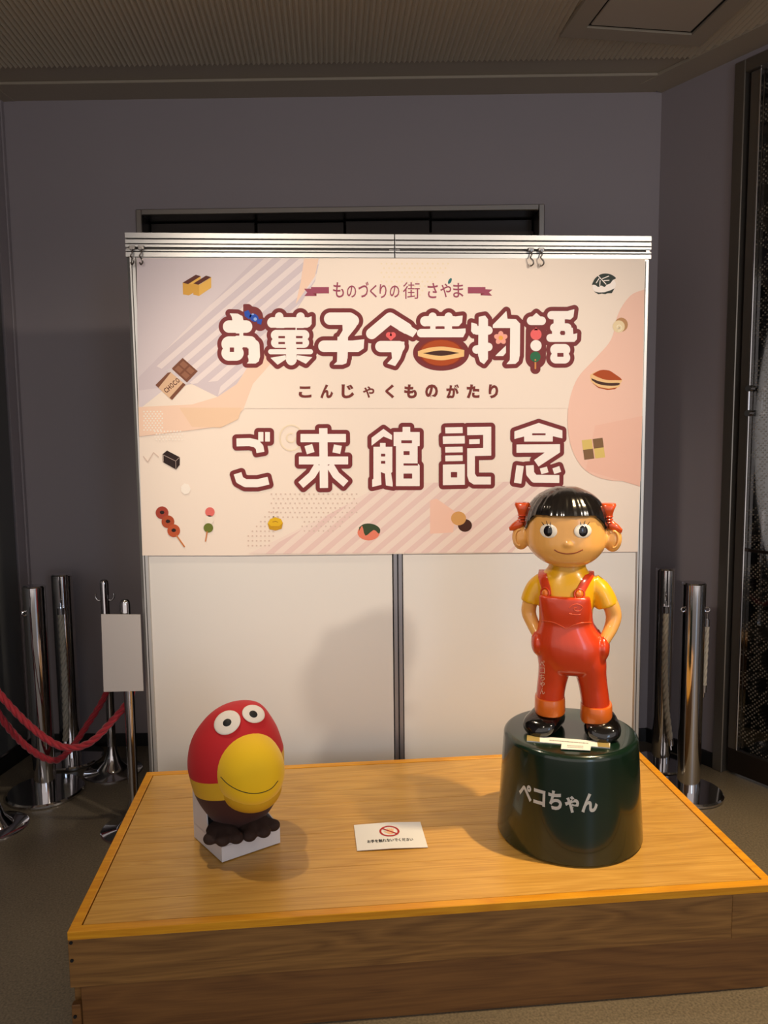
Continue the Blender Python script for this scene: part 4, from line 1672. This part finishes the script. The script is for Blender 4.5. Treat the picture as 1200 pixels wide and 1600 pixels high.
# ------------------------------------------------------------------ painted child statue (plain generic figure)
SR = np.array([DC[0], DC[1], ZD])
th = math.atan2(CAM[0] - SR[0], -(CAM[1] - SR[1]))       # turn -Y to the viewer's side
ct, st_ = math.cos(th), math.sin(th)
AX = [(763, 1.323), (886, 1.094), (1140, 0.604)]


def SX(X, Y):
    py = 740 + Y / 3.634
    return (760 + X / 3.634 - (894.6 - (py - 763) * 0.0132)) / 536


def SZ(Y):
    py = 740 + Y / 3.634
    if py < 886:
        return 1.323 + (py - 763) * (1.094 - 1.323) / 123 - 0.604
    return 1.094 + (py - 886) * (0.604 - 1.094) / 254 - 0.604


PXM = 1 / 3.634 / 536                                    # crop pixel to metres


def turn(p):
    x, y, z = p
    return np.array([SR[0] + x * ct - y * st_, SR[1] + x * st_ + y * ct, SR[2] + z])


def SG_():
    q = G()
    q.T = turn
    return q


def cspline(tab, m):
    tab = np.array(tab, float)
    return smooth_path(list(tab), m)


def body_loft(q, tab, m=4, n=32, power=2.2):
    """tab rows: Y, centre X, half width px, half depth m, depth offset m (negative = front)"""
    secs = []
    for Y, cx, hw, hd, oy in cspline(tab, m):
        secs.append(((SX(cx, Y), oy, SZ(Y)), (max(hw, 2) * PXM, 0, 0), (0, max(hd, 0.002), 0)))
    q.loft(secs[::-1], n, power)
    return q


M_SKIN = mat('statue_skin_paint', (230, 168, 88), 0.25, spec=0.5, coat=0.35, vary=0.06, vscale=14)
M_HAIR = mat('statue_hair_paint', (20, 17, 16), 0.18, coat=0.5)
M_BOW = mat('statue_bow_paint', (208, 78, 28), 0.25, coat=0.4)
M_SHIRT = mat('statue_shirt_paint', (226, 168, 22), 0.28, coat=0.3, vary=0.06, vscale=12)
M_OVER = mat('statue_overall_paint', (202, 60, 22), 0.25, coat=0.35, vary=0.08, vscale=10)
M_CUFF = mat('statue_cuff_paint', (216, 104, 26), 0.3, coat=0.3)
M_SHOE = mat('statue_shoe_paint', (14, 12, 12), 0.12, coat=0.6)
M_EYEW = mat('statue_eye_white', (236, 226, 208), 0.2, coat=0.4)
M_EYEB = mat('statue_eye_dark', (18, 14, 18), 0.12, coat=0.6)
M_MOUTH = mat('statue_mouth_paint', (132, 60, 24), 0.35)
M_BUTTON = mat('statue_button_paint', (222, 112, 32), 0.25, coat=0.4)

statue = tag(empty('child_statue', tuple(SR)), 'glossy painted child statue in red overalls and yellow shirt on the green pedestal', 'statue')

HEAD = [(92, 447, 40, .020, 0.004), (108, 447, 95, .050, 0.004), (135, 447, 150, .078, 0.003), (180, 447, 192, .098, 0.002), (240, 447, 212, .107, 0.0),
        (300, 447, 218, .108, 0.0), (360, 447, 220, .106, -0.002), (410, 449, 212, .102, -0.004), (450, 452, 186, .094, -0.005), (485, 454, 148, .082, -0.005),
        (510, 456, 100, .062, -0.003), (528, 457, 50, .03, 0.0)]
hq = body_loft(SG_(), HEAD, 4, 40)
ears = SG_()
for cx, sg_ in ((196, -1), (703, 1)):
    ears.ellipsoid((SX(cx, 368), 0.012, SZ(368)), (52 * PXM, 0.022, 76 * PXM), 20, 12)
    ears.ellipsoid((SX(cx - sg_ * 24, 368), 0.010, SZ(368)), (34 * PXM, 0.020, 48 * PXM), 20, 12)
nose = SG_().ellipsoid((SX(462, 372), -0.106, SZ(372)), (26 * PXM, 0.008, 20 * PXM), 18, 10)
neck = body_loft(SG_(), [(490, 455, 92, .045, 0.01), (540, 455, 95, .048, 0.01), (600, 452, 120, .05, 0.01), (700, 450, 120, .05, 0.01)], 3, 24)
arms = SG_()
for pts in ([(300, 640, 42, .0), (258, 710, 44, .0), (238, 790, 43, .006), (262, 855, 38, -.004), (290, 905, 33, -.022), (318, 950, 34, -.032)],
            [(610, 640, 44, .0), (680, 710, 46, .0), (710, 790, 45, .006), (698, 850, 40, -.004), (668, 905, 34, -.022), (636, 955, 34, -.032)]):
    P = smooth_path([(SX(a, b), d, SZ(b)) for a, b, _, d in pts], 6)
    R = [r_[0] * PXM for r_ in smooth_path([(r_, 0, 0) for _, _, r_, _ in pts], 6)]
    arms.tube(P, R, 20)
skin = G()
for k in (hq, ears, nose, neck, arms):
    skin.add(k.v, k.f)
skin = fuse(skin, 0.0042, 5)
part('body', skin, M_SKIN, statue, 80)
# ear hollows
for cx, sg_ in ((190, -1), (707, 1)):
    q = SG_()
    c = np.array([SX(cx, 366), -0.008, SZ(366)])
    q.tube([c + np.array([26 * PXM * math.cos(a) , 0, 46 * PXM * math.sin(a)]) for a in np.linspace(math.radians(-100) if sg_ > 0 else math.radians(80), math.radians(100) if sg_ > 0 else math.radians(280), 16)], 0.0035, 8)
    part('ear_rim', q, M_SKIN, statue, 60)

# hair: a smooth bowl cut with a straight fringe
HS = cspline(HEAD, 6)
HY = np.array([r_[0] for r_ in HS])
HW = [np.interp(np.linspace(78, 450, 200), HY, [r_[i] for r_ in HS]) for i in range(1, 5)]


def head_at(Y, phi, grow):
    cx, hw, hd, oy = (np.interp(Y, HY, [r_[i] for r_ in HS]) for i in range(1, 5))
    return np.array([SX(cx, Y) + (hw * PXM + grow) * math.sin(phi), oy - (hd + grow) * math.cos(phi), SZ(Y)])


def hair_bottom(phi):
    a = abs(math.degrees(phi))
    return float(np.interp(a, [0, 42, 46, 60, 72, 84, 92, 102, 130, 180], [222, 224, 232, 268, 306, 318, 310, 300, 400, 440]))


q = SG_()
n, m = 120, 22
outer, inner = [], []
for i in range(m):
    t_ = i / (m - 1)
    ro, ri = [], []
    for j in range(n):
        phi = 2 * math.pi * j / n
        if phi > math.pi:
            phi -= 2 * math.pi
        Yb = hair_bottom(phi)
        Y = 96 + (Yb - 96) * (t_ ** 1.15)
        strand = 0.0014 * math.cos(phi * 34) * min(1, t_ * 2)
        gr = 0.0125 + 0.003 * t_ + strand - (0.006 if i == m - 1 else 0)
        gr *= 1 - 0.55 * abs(math.sin(phi)) ** 3
        p_ = head_at(max(Y, 93), phi, gr * min(1, 0.35 + t_ * 2.2))
        p_[2] += 0.011 * max(0, 1 - t_ * 2.2)
        ro.append(p_)
    outer.append(ro)
top = outer[0]
q.rings([[head_at(hair_bottom((2 * math.pi * j / n + math.pi) % (2 * math.pi) - math.pi) - 3, 2 * math.pi * j / n, -0.003) for j in range(n)]] + outer[::-1])
hair_g = q
part('hair', q, M_HAIR, statue, 60)
# ribbon bows at both sides
for sgn, kx in ((-1, 208), (1, 676)):
    q = SG_()
    secs = lambda A: [((SX(x_, Y_), 0.006, SZ(Y_)), (w_ * PXM, 0, 0), (0, d_, 0)) for x_, Y_, w_, d_ in A]
    k = sgn
    q.loft(secs([(kx, 256, 20, .012), (kx, 235, 26, .015), (kx - k * 2, 205, 36, .020), (kx + k * 3, 178, 43, .021), (kx + k * 3, 166, 40, .016)]), 20, 3)
    part('bow_loop', q, M_BOW, statue, 50)
    q = SG_()
    q.loft(secs([(kx + k * 62, 330, 14, .006), (kx + k * 44, 312, 36, .014), (kx + k * 24, 288, 36, .016), (kx + k * 8, 264, 22, .012)]), 20, 3)
    part('bow_tail', q, M_BOW, statue, 50)
    q = SG_()
    for Yk in (240, 256, 272):
        q.ellipsoid((SX(kx, Yk), 0.004, SZ(Yk)), (30 * PXM, 0.019, 10 * PXM), 18, 8)
    part('bow_knot', q, mat('statue_bow_knot_paint', (190, 60, 26), 0.25, coat=0.4), statue, 60)

# face: round open eyes looking ahead, lashes, closed smile
fb = bvh(skin)


def face_pt(X, Y):
    return hit(fb, 760 + X / 3.634, 740 + Y / 3.634)


def frame_of(nrm):
    nrm = nrm / np.linalg.norm(nrm)
    r_ = np.cross([0, 0, 1.0], nrm)
    r_ /= np.linalg.norm(r_)
    return r_, np.cross(nrm, r_), nrm


for ex_, sgn in ((352, -1), (548, 1)):
    p_, nn_ = face_pt(ex_, 326)
    A = frame_of(nn_)
    q = G().ellipsoid(p_ - nn_ * 0.001, (50 * PXM, 40 * PXM, 0.005), 28, 12, A)
    eye = part('eye', q, M_EYEW, statue, 80)
    q = G().ellipsoid(p_ + nn_ * 0.0012, (28 * PXM, 31 * PXM, 0.0048), 24, 12, A)
    part('pupil', q, M_EYEB, eye, 80)
    for k in (-1, 0, 1):
        X0, X1 = ex_ + k * 16 + sgn * 4, ex_ + k * 26 + sgn * 12
        a, na = face_pt(X0, 292 + abs(k) * 4)
        b, nb = face_pt(X1, 268 + abs(k) * 6)
        if a is not None and b is not None:
            part('eyelash', G().tube([a + na * 0.0006, (a + b) / 2 + na * 0.001, b + nb * 0.0006], [0.0013, 0.0011, 0.0005], 6), M_EYEB, eye, 60)
pts = []
for X, Y in smooth_path([(385, 432), (410, 446), (455, 455), (505, 450), (548, 432)], 5):
    p_, nn_ = face_pt(X, Y)
    pts.append(p_ + nn_ * 0.0002)
part('mouth', G().tube(pts, 0.0016, 8), M_MOUTH, statue, 60)

# shirt
q = body_loft(SG_(), [(508, 456, 104, .052, 0.010), (530, 455, 104, .054, 0.010), (556, 452, 122, .058, 0.010), (590, 450, 160, .063, 0.008), (640, 450, 160, .068, 0.004), (720, 450, 150, .070, 0.0), (820, 450, 146, .070, 0.0), (870, 450, 140, .068, 0.0)], 4, 36)
for pts in ([(325, 600, 44), (285, 650, 57), (262, 700, 60), (251, 738, 60)], [(590, 600, 46), (632, 650, 60), (660, 700, 63), (676, 742, 64)]):
    P = smooth_path([(SX(a, b), 0.004, SZ(b)) for a, b, _ in pts], 5)
    R = [r_[0] * PXM for r_ in smooth_path([(r_, 0, 0) for _, _, r_ in pts], 5)]
    q.tube(P, R, 24)
shirt_g = fuse(q, 0.0042, 4)
part('shirt', shirt_g, M_SHIRT, statue, 80)

# overalls
q = body_loft(SG_(), [(672, 441, 138, .030, -0.052), (690, 442, 141, .034, -0.050), (760, 446, 146, .052, -0.032), (820, 449, 150, .070, -0.010), (845, 450, 156, .078, -0.002), (890, 458, 178, .084, 0.0), (940, 468, 196, .088, 0.0),
                      (1000, 474, 192, .088, 0.0), (1050, 477, 188, .082, 0.0), (1090, 481, 180, .072, 0.0), (1118, 484, 110, .05, 0.0)], 4, 40, 2.4)
body_loft(q, [(980, 390, 98, .075, 0.0), (1060, 388, 95, .072, 0.0), (1120, 382, 90, .066, 0.0), (1180, 371, 84, .060, 0.0), (1240, 362, 81, .058, 0.0), (1300, 360, 80, .056, 0.0)], 4, 28)
body_loft(q, [(980, 566, 98, .075, 0.0), (1060, 578, 95, .072, 0.0), (1120, 585, 88, .066, 0.0), (1180, 597, 82, .060, 0.0), (1250, 608, 80, .058, 0.0), (1320, 616, 80, .056, 0.0)], 4, 28)
q.ellipsoid((SX(292, 950), -0.014, SZ(950)), (40 * PXM, 0.048, 78 * PXM), 20, 14)
q.ellipsoid((SX(652, 962), -0.014, SZ(962)), (38 * PXM, 0.048, 78 * PXM), 20, 14)
over_g = fuse(q, 0.0042, 4)
overalls = part('overalls', over_g, M_OVER, statue, 80)
tb = bvh(over_g, shirt_g)


def body_pt(X, Y):
    return hit(tb, 760 + X / 3.634, 740 + Y / 3.634)


# shoulder straps following the shirt, then the round buttons
for path, wd in (([(345, 688), (340, 650), (330, 615), (320, 580), (322, 556)], 25), ([(520, 694), (540, 655), (562, 615), (585, 580), (598, 562)], 27)):
    cent = smooth_path(path, 4)
    L_, R_, LI, RI = [], [], [], []
    for X, Y in cent:
        a, na = body_pt(X - wd, Y)
        b, nb = body_pt(X + wd, Y)
        m_, nm = body_pt(X, Y)
        if a is None or b is None or m_ is None:
            continue
        L_.append((a, na)); R_.append((b, nb)); LI.append((m_, nm))
    q = G()
    rr = []
    toc = lambda p_: (CAM - p_) / np.linalg.norm(CAM - p_)
    for (a, na), (b, nb), (m_, nm) in zip(L_, R_, LI):
        na, nb, nm = toc(a) * .5 + na * .5, toc(b) * .5 + nb * .5, toc(m_) * .5 + nm * .5
        m2 = m_ if np.linalg.norm(m_ - (a + b) / 2) < 0.02 else (a + b) / 2
        rr.append([a - na * 0.004, a + na * 0.0045, m2 + nm * 0.0075, b + nb * 0.0045, b - nb * 0.004])
    # over the shoulder to the back
    last = rr[-1]
    rr.append([np.array(p_) + turn((0, 0.05, 0.004)) - turn((0, 0, 0)) for p_ in last])
    rr.append([np.array(p_) + turn((0, 0.085, -0.05)) - turn((0, 0, 0)) for p_ in last])
    q.rings(rr)
    part('strap', q, M_OVER, statue, 50)
for X, Y in ((340, 678), (524, 684)):
    p_, nn_ = body_pt(X, Y)
    A = frame_of(nn_)
    q = G().ellipsoid(p_ + nn_ * 0.004, (24 * PXM, 24 * PXM, 0.009), 24, 10, A)
    part('button', q, M_BUTTON, statue, 80)
    q = G().tube([p_ + nn_ * 0.0055 + 29 * PXM * (math.cos(a) * A[0] + math.sin(a) * A[1]) for a in np.linspace(0, 2 * math.pi, 25)[:-1]], 0.0028, 8, True)
    part('button_rim', q, M_OVER, statue, 60)
# sewn seam across the waist and stitched oval on the chest
M_SEAM = mat('statue_seam_paint', (214, 84, 44), 0.3)


def seam(path, r, m, name):
    pts = []
    for X, Y in smooth_path(path, 5):
        p_, nn_ = body_pt(X, Y)
        if p_ is not None:
            pts.append(p_ + nn_ * r * .2)
    return part(name, G().tube(pts, r, 7), m, overalls, 60)


seam([(318, 835), (380, 845), (430, 868), (455, 880), (490, 862), (540, 848), (596, 845)], 0.0013, M_SEAM, 'waist_seam')
seam([(470, 765), (490, 747), (520, 742), (546, 758), (530, 780), (505, 778), (496, 766), (515, 760)], 0.0012, M_SEAM, 'chest_emblem')
seam([(470, 795), (500, 802), (535, 800)], 0.0012, M_SEAM, 'chest_emblem')
seam([(290, 868), (275, 900), (262, 925)], 0.0016, M_SEAM, 'pocket_edge')
seam([(634, 885), (655, 915), (672, 940)], 0.0016, M_SEAM, 'pocket_edge')
# hand-painted name down the leg
v, f = [], []
yy = 1062
q = G()
for ch in 'ペコちゃん':
    tv, tf = text_flat(ch, 0.0)
    lo, hi = tv.min(0), tv.max(0)
    H_ = 34
    vv = []
    ok = True
    for p_ in tv:
        X = 303 + (p_[0] - lo[0]) / (hi[0] - lo[0]) * 26 + 3
        Y = yy + (hi[1] - p_[1]) / (hi[1] - lo[1]) * H_
        h_, n_ = body_pt(X, Y)
        if h_ is None:
            ok = False
            break
        vv.append(h_ + n_ * 0.0009)
    if ok:
        q.add(vv, tf)
    yy += H_ + 5
if q.v:
    part('leg_lettering', q, mat('cream_brush_paint', (232, 196, 170), 0.5), overalls)

# rolled cuffs and shoes
for cx, Y0, Y1, hw in ((358, 1260, 1350, 86), (617, 1284, 1378, 88)):
    q = SG_()
    secs = []
    for Y, k, in ((Y0, .88), (Y0 + 2, .97), (Y0 + 12, 1.0), (Y1 - 10, 1.02), (Y1, .98), (Y1 + 2, .85)):
        secs.append(((SX(cx, Y), -0.004, SZ(Y)), (hw * k * PXM, 0, 0), (0, 0.060 * k, 0)))
    q.loft(secs[::-1], 36, 2.3)
    part('cuff', q, M_CUFF, statue, 40)
for cx, ang, tilt in ((340, 0.42, 0), (640, -0.12, 0)):
    q = G()
    ca, sa = math.cos(ang), math.sin(ang)
    bx, by = SX(cx, 1400), -0.006

    def shoe_T(p_, ca=ca, sa=sa, bx=bx, by=by):
        x_, y_, z_ = p_
        return turn((bx + x_ * ca + y_ * sa, by - x_ * sa + y_ * ca, z_))
    q.T = shoe_T
    secs = []
    for yv, hw, h_ in smooth_path([(0.062, 0.016, 0.026), (0.056, 0.032, 0.046), (0.036, 0.042, 0.064), (0.008, 0.047, 0.070), (-0.022, 0.051, 0.060), (-0.048, 0.051, 0.052), (-0.068, 0.042, 0.042), (-0.080, 0.022, 0.028), (-0.084, 0.006, 0.018)], 3):
        secs.append(((0, yv, h_ / 2), (hw, 0, 0), (0, 0, h_ / 2)))
    q.loft(secs, 28, 2.6)
    part('shoe', q, M_SHOE, statue, 60)

# ------------------------------------------------------------------ plush bird in its card box
BB = np.array([0.408, -0.640, ZP])
bl, bf, br_ = (at_z(px_, py_, ZP) for px_, py_ in ((303.5, 1308), (347, 1348), (438, 1317)))
bk = bl + br_ - bf
bx = tag(empty('card_box', tuple((bl + br_) / 2)), 'white card box with a tall cut-away back holding the plush bird', 'box')
M_BOX = mat('white_box_card', (214, 214, 220), 0.45)
UPV = np.array([0, 0, 1.0])


def wallpoly(pts, inn):
    q = G()
    q.prism(pts, inn)
    return q


def inward(a, b):
    d = (b - a) / np.linalg.norm(b - a)
    nn_ = np.array([-d[1], d[0], 0])
    c = (bl + br_) / 2
    return nn_ * 0.003 * (1 if nn_ @ (c - a) > 0 else -1)


e = bf - bl
pts = [bl + UPV * .001, bf + UPV * .001, bf + UPV * 0.052, bl + e * .52 + UPV * .072, bl + e * .50 + UPV * .115, bl + e * .38 + UPV * .150, bl + e * .10 + UPV * 0.19, bl + UPV * .200]
part('side_panel', wallpoly(pts, inward(bl, bf)), M_BOX, bx)
pts = [bf + UPV * .001, br_ + UPV * .001, br_ + UPV * .052, bf + UPV * .052]
part('front_lip', wallpoly(pts, inward(bf, br_)), M_BOX, bx)
e = br_ - bk
pts = [bk + UPV * .001, br_ + UPV * .001, br_ + UPV * .052, bk + e * .6 + UPV * .07, bk + e * .4 + UPV * .14, bk + UPV * .2]
part('side_panel', wallpoly(pts, inward(bk, br_)), M_BOX, bx)
pts = [bl + UPV * .001, bk + UPV * .001, bk + UPV * .2, bl + UPV * .2]
part('back_panel', wallpoly(pts, inward(bl, bk)), M_BOX, bx)
part('seat_panel', G().prism([bl + UPV * .044, bf + UPV * .044, br_ + UPV * .044, bk + UPV * .044], (0, 0, .003)), M_BOX, bx)

bird = tag(empty('plush_bird', (BB[0], BB[1], ZP + 0.047)), 'round plush bird, red head, yellow beak, brown belly, sitting in the white box', 'plush toy')
BPM = 1 / 5 / 533


def BX(X, Y):
    """view-plane metres from the bird's axis"""
    py = 1060 + Y / 5
    return (260 + X / 5 - (363.1 + (py - 1100) * 0.0322)) / 533


def BZ(Y):
    py = 1060 + Y / 5
    return 0.710 + (py - 1100) * (0.353 - 0.710) / 183 - 0.047 - ZP + 0.0


tb_ = math.atan2(CAM[0] - BB[0], -(CAM[1] - BB[1]))
cb, sb_ = math.cos(tb_), math.sin(tb_)


def bturn(p):
    x_, y_, z_ = p
    return np.array([BB[0] + x_ * cb - y_ * sb_, BB[1] + x_ * sb_ + y_ * cb, ZP + 0.047 + z_])


OUT = [(197, 590, 40), (215, 585, 125), (250, 570, 190), (310, 555, 250), (400, 545, 312), (480, 542, 346), (560, 545, 366), (640, 546, 371), (720, 552, 363), (800, 560, 350), (880, 565, 325), (960, 570, 285), (1040, 572, 230), (1100, 570, 170), (1140, 568, 100), (1158, 568, 40)]
q = G()
q.T = bturn
secs = []
for Y, cx, hw in smooth_path(OUT, 4):
    secs.append(((BX(cx, Y), 0, BZ(Y)), (hw * BPM, 0, 0), (0, hw * BPM * .95, 0)))
q.loft(secs[::-1], 64)


def bird_mat():
    """three felt colours in tilted bands: red cap, yellow collar, brown belly"""
    m = bpy.data.materials.new('bird_felt')
    m.use_nodes = True
    nt = m.node_tree
    N, L = nt.nodes.new, nt.links.new
    b = nt.nodes['Principled BSDF']
    tc = N('ShaderNodeTexCoord')
    dt = N('ShaderNodeVectorMath')
    dt.operation = 'DOT_PRODUCT'
    d = bturn((-0.20, -0.02, 1)) - bturn((0, 0, 0))
    dt.inputs[1].default_value = tuple(d)
    L(tc.outputs['Object'], dt.inputs[0])
    rp = N('ShaderNodeValToRGB')
    rp.color_ramp.interpolation = 'CONSTANT'
    mr = N('ShaderNodeMapRange')
    mr.inputs['From Min'].default_value = 0.0
    mr.inputs['From Max'].default_value = 0.4
    L(dt.outputs['Value'], mr.inputs[0])
    L(mr.outputs[0], rp.inputs[0])
    el = rp.color_ramp.elements
    el[0].position = 0.0
    el[0].color = (*lin((62, 24, 18)), 1)
    el[1].position = 0.36
    el[1].color = (*lin((216, 170, 28)), 1)
    e3 = el.new(0.50)
    e3.color = (*lin((196, 20, 30)), 1)
    L(rp.outputs[0], b.inputs['Base Color'])
    b.inputs['Roughness'].default_value = 0.75
    b.inputs['Sheen Weight'].default_value = 0.08
    n2 = N('ShaderNodeTexNoise')
    n2.inputs['Scale'].default_value = 700
    L(tc.outputs['Object'], n2.inputs['Vector'])
    bp = N('ShaderNodeBump')
    bp.inputs['Strength'].default_value = 0.15
    bp.inputs['Distance'].default_value = 0.001
    L(n2.outputs['Fac'], bp.inputs['Height'])
    L(bp.outputs[0], b.inputs['Normal'])
    return m


bird_g = q
part('body', q, bird_mat(), bird, 80)
M_BEAK = mat('bird_beak_felt', (252, 204, 4), 0.75, bump=0.15, bscale=700, sheen=0.2)
M_BEAKD = mat('bird_lower_beak_felt', (214, 166, 26), 0.75, bump=0.15, bscale=700)
bdir = np.array([0.24, -1.0, -0.05])


def beak_loft(cx, cy, hw, hh, y0, y1, mm, name, k=2.0):
    q = G()
    q.T = bturn
    R = []
    for i in range(13):
        a = math.pi / 2 * i / 12
        s_ = math.cos(a) ** 0.7 if i < 12 else 0.03
        yy_ = y0 + (y1 - y0) * math.sin(a)
        off = -0.10 * (yy_ - y0) / 1.0
        R.append([(BX(cx, cy) + hw * BPM * s_ * math.cos(b) - (yy_ - y0) * 0.2, yy_, BZ(cy) + hh * BPM * s_ * math.sin(b)) for b in np.linspace(0, 2 * math.pi, 41)[:-1]])
    q.rings(R)
    part(name, q, mm, bird, 80)
    return q


bk1 = beak_loft(622, 612, 268, 280, -0.070, -0.185, M_BEAK, 'beak')
bk2 = beak_loft(628, 735, 245, 205, -0.062, -0.166, M_BEAKD, 'lower_beak')
bb = bvh(bird_g, bk1)
lip = bvh(bk1, bk2)
pts = []
for X, Y in smooth_path([(425, 770), (480, 825), (560, 872), (650, 897), (740, 893), (820, 860), (872, 800)], 5):
    p_, nn_ = hit(lip, 260 + X / 5, 1060 + Y / 5)
    if p_ is not None:
        pts.append(p_)
part('mouth_seam', G().tube(pts, 0.0013, 6), mat('black_thread', (26, 18, 14), 0.7), bird, 60)
M_EW = mat('bird_eye_felt', (236, 226, 214), 0.7)
ob = bvh(bird_g)
for X, Y, a, b, px_, py_ in ((474, 343, 98, 80, 474, 345), (682, 275, 90, 66, 680, 278)):
    p_, nn_ = hit(ob, 260 + X / 5, 1060 + Y / 5)
    A = frame_of(nn_)
    q = G().ellipsoid(p_ - nn_ * 0.001, (a * BPM * 1.05, b * BPM * 1.25, 0.006), 32, 12, A)
    eye = part('eye', q, M_EW, bird, 80)
    eb = bvh(q)
    p2, n2 = hit(eb, 260 + px_ / 5, 1060 + py_ / 5)
    q = G().ellipsoid(p2 - n2 * 0.001, (34 * BPM, 32 * BPM, 0.004), 24, 10, frame_of(n2))
    part('pupil', q, mat('bird_pupil_felt', (14, 12, 12), 0.6), eye, 80)
# two webbed feet resting on the box lip
M_FOOT = mat('bird_foot_felt', (44, 26, 20), 0.85, bump=0.2, bscale=600)
for base, toes in (((-0.040, -0.045), ((-0.072, -0.108), (-0.038, -0.124), (0.0, -0.120))), ((0.052, -0.045), ((0.036, -0.116), (0.076, -0.104), (0.104, -0.074)))):
    q = G()
    q.T = bturn
    q.ellipsoid((base[0], base[1] - .02, 0.026), (0.046, 0.046, 0.020), 20, 12)
    for tx, ty in toes:
        q.tube([(base[0], base[1], 0.026), ((base[0] + tx) / 2, (base[1] + ty) / 2, 0.026), (tx, ty, 0.024)], [0.024, 0.021, 0.017], 14)
        q.ellipsoid((tx, ty, 0.024), (0.021, 0.021, 0.0165), 16, 10)
    fg = fuse(q, 0.004, 5)
    part('foot', fg, M_FOOT, bird, 80)
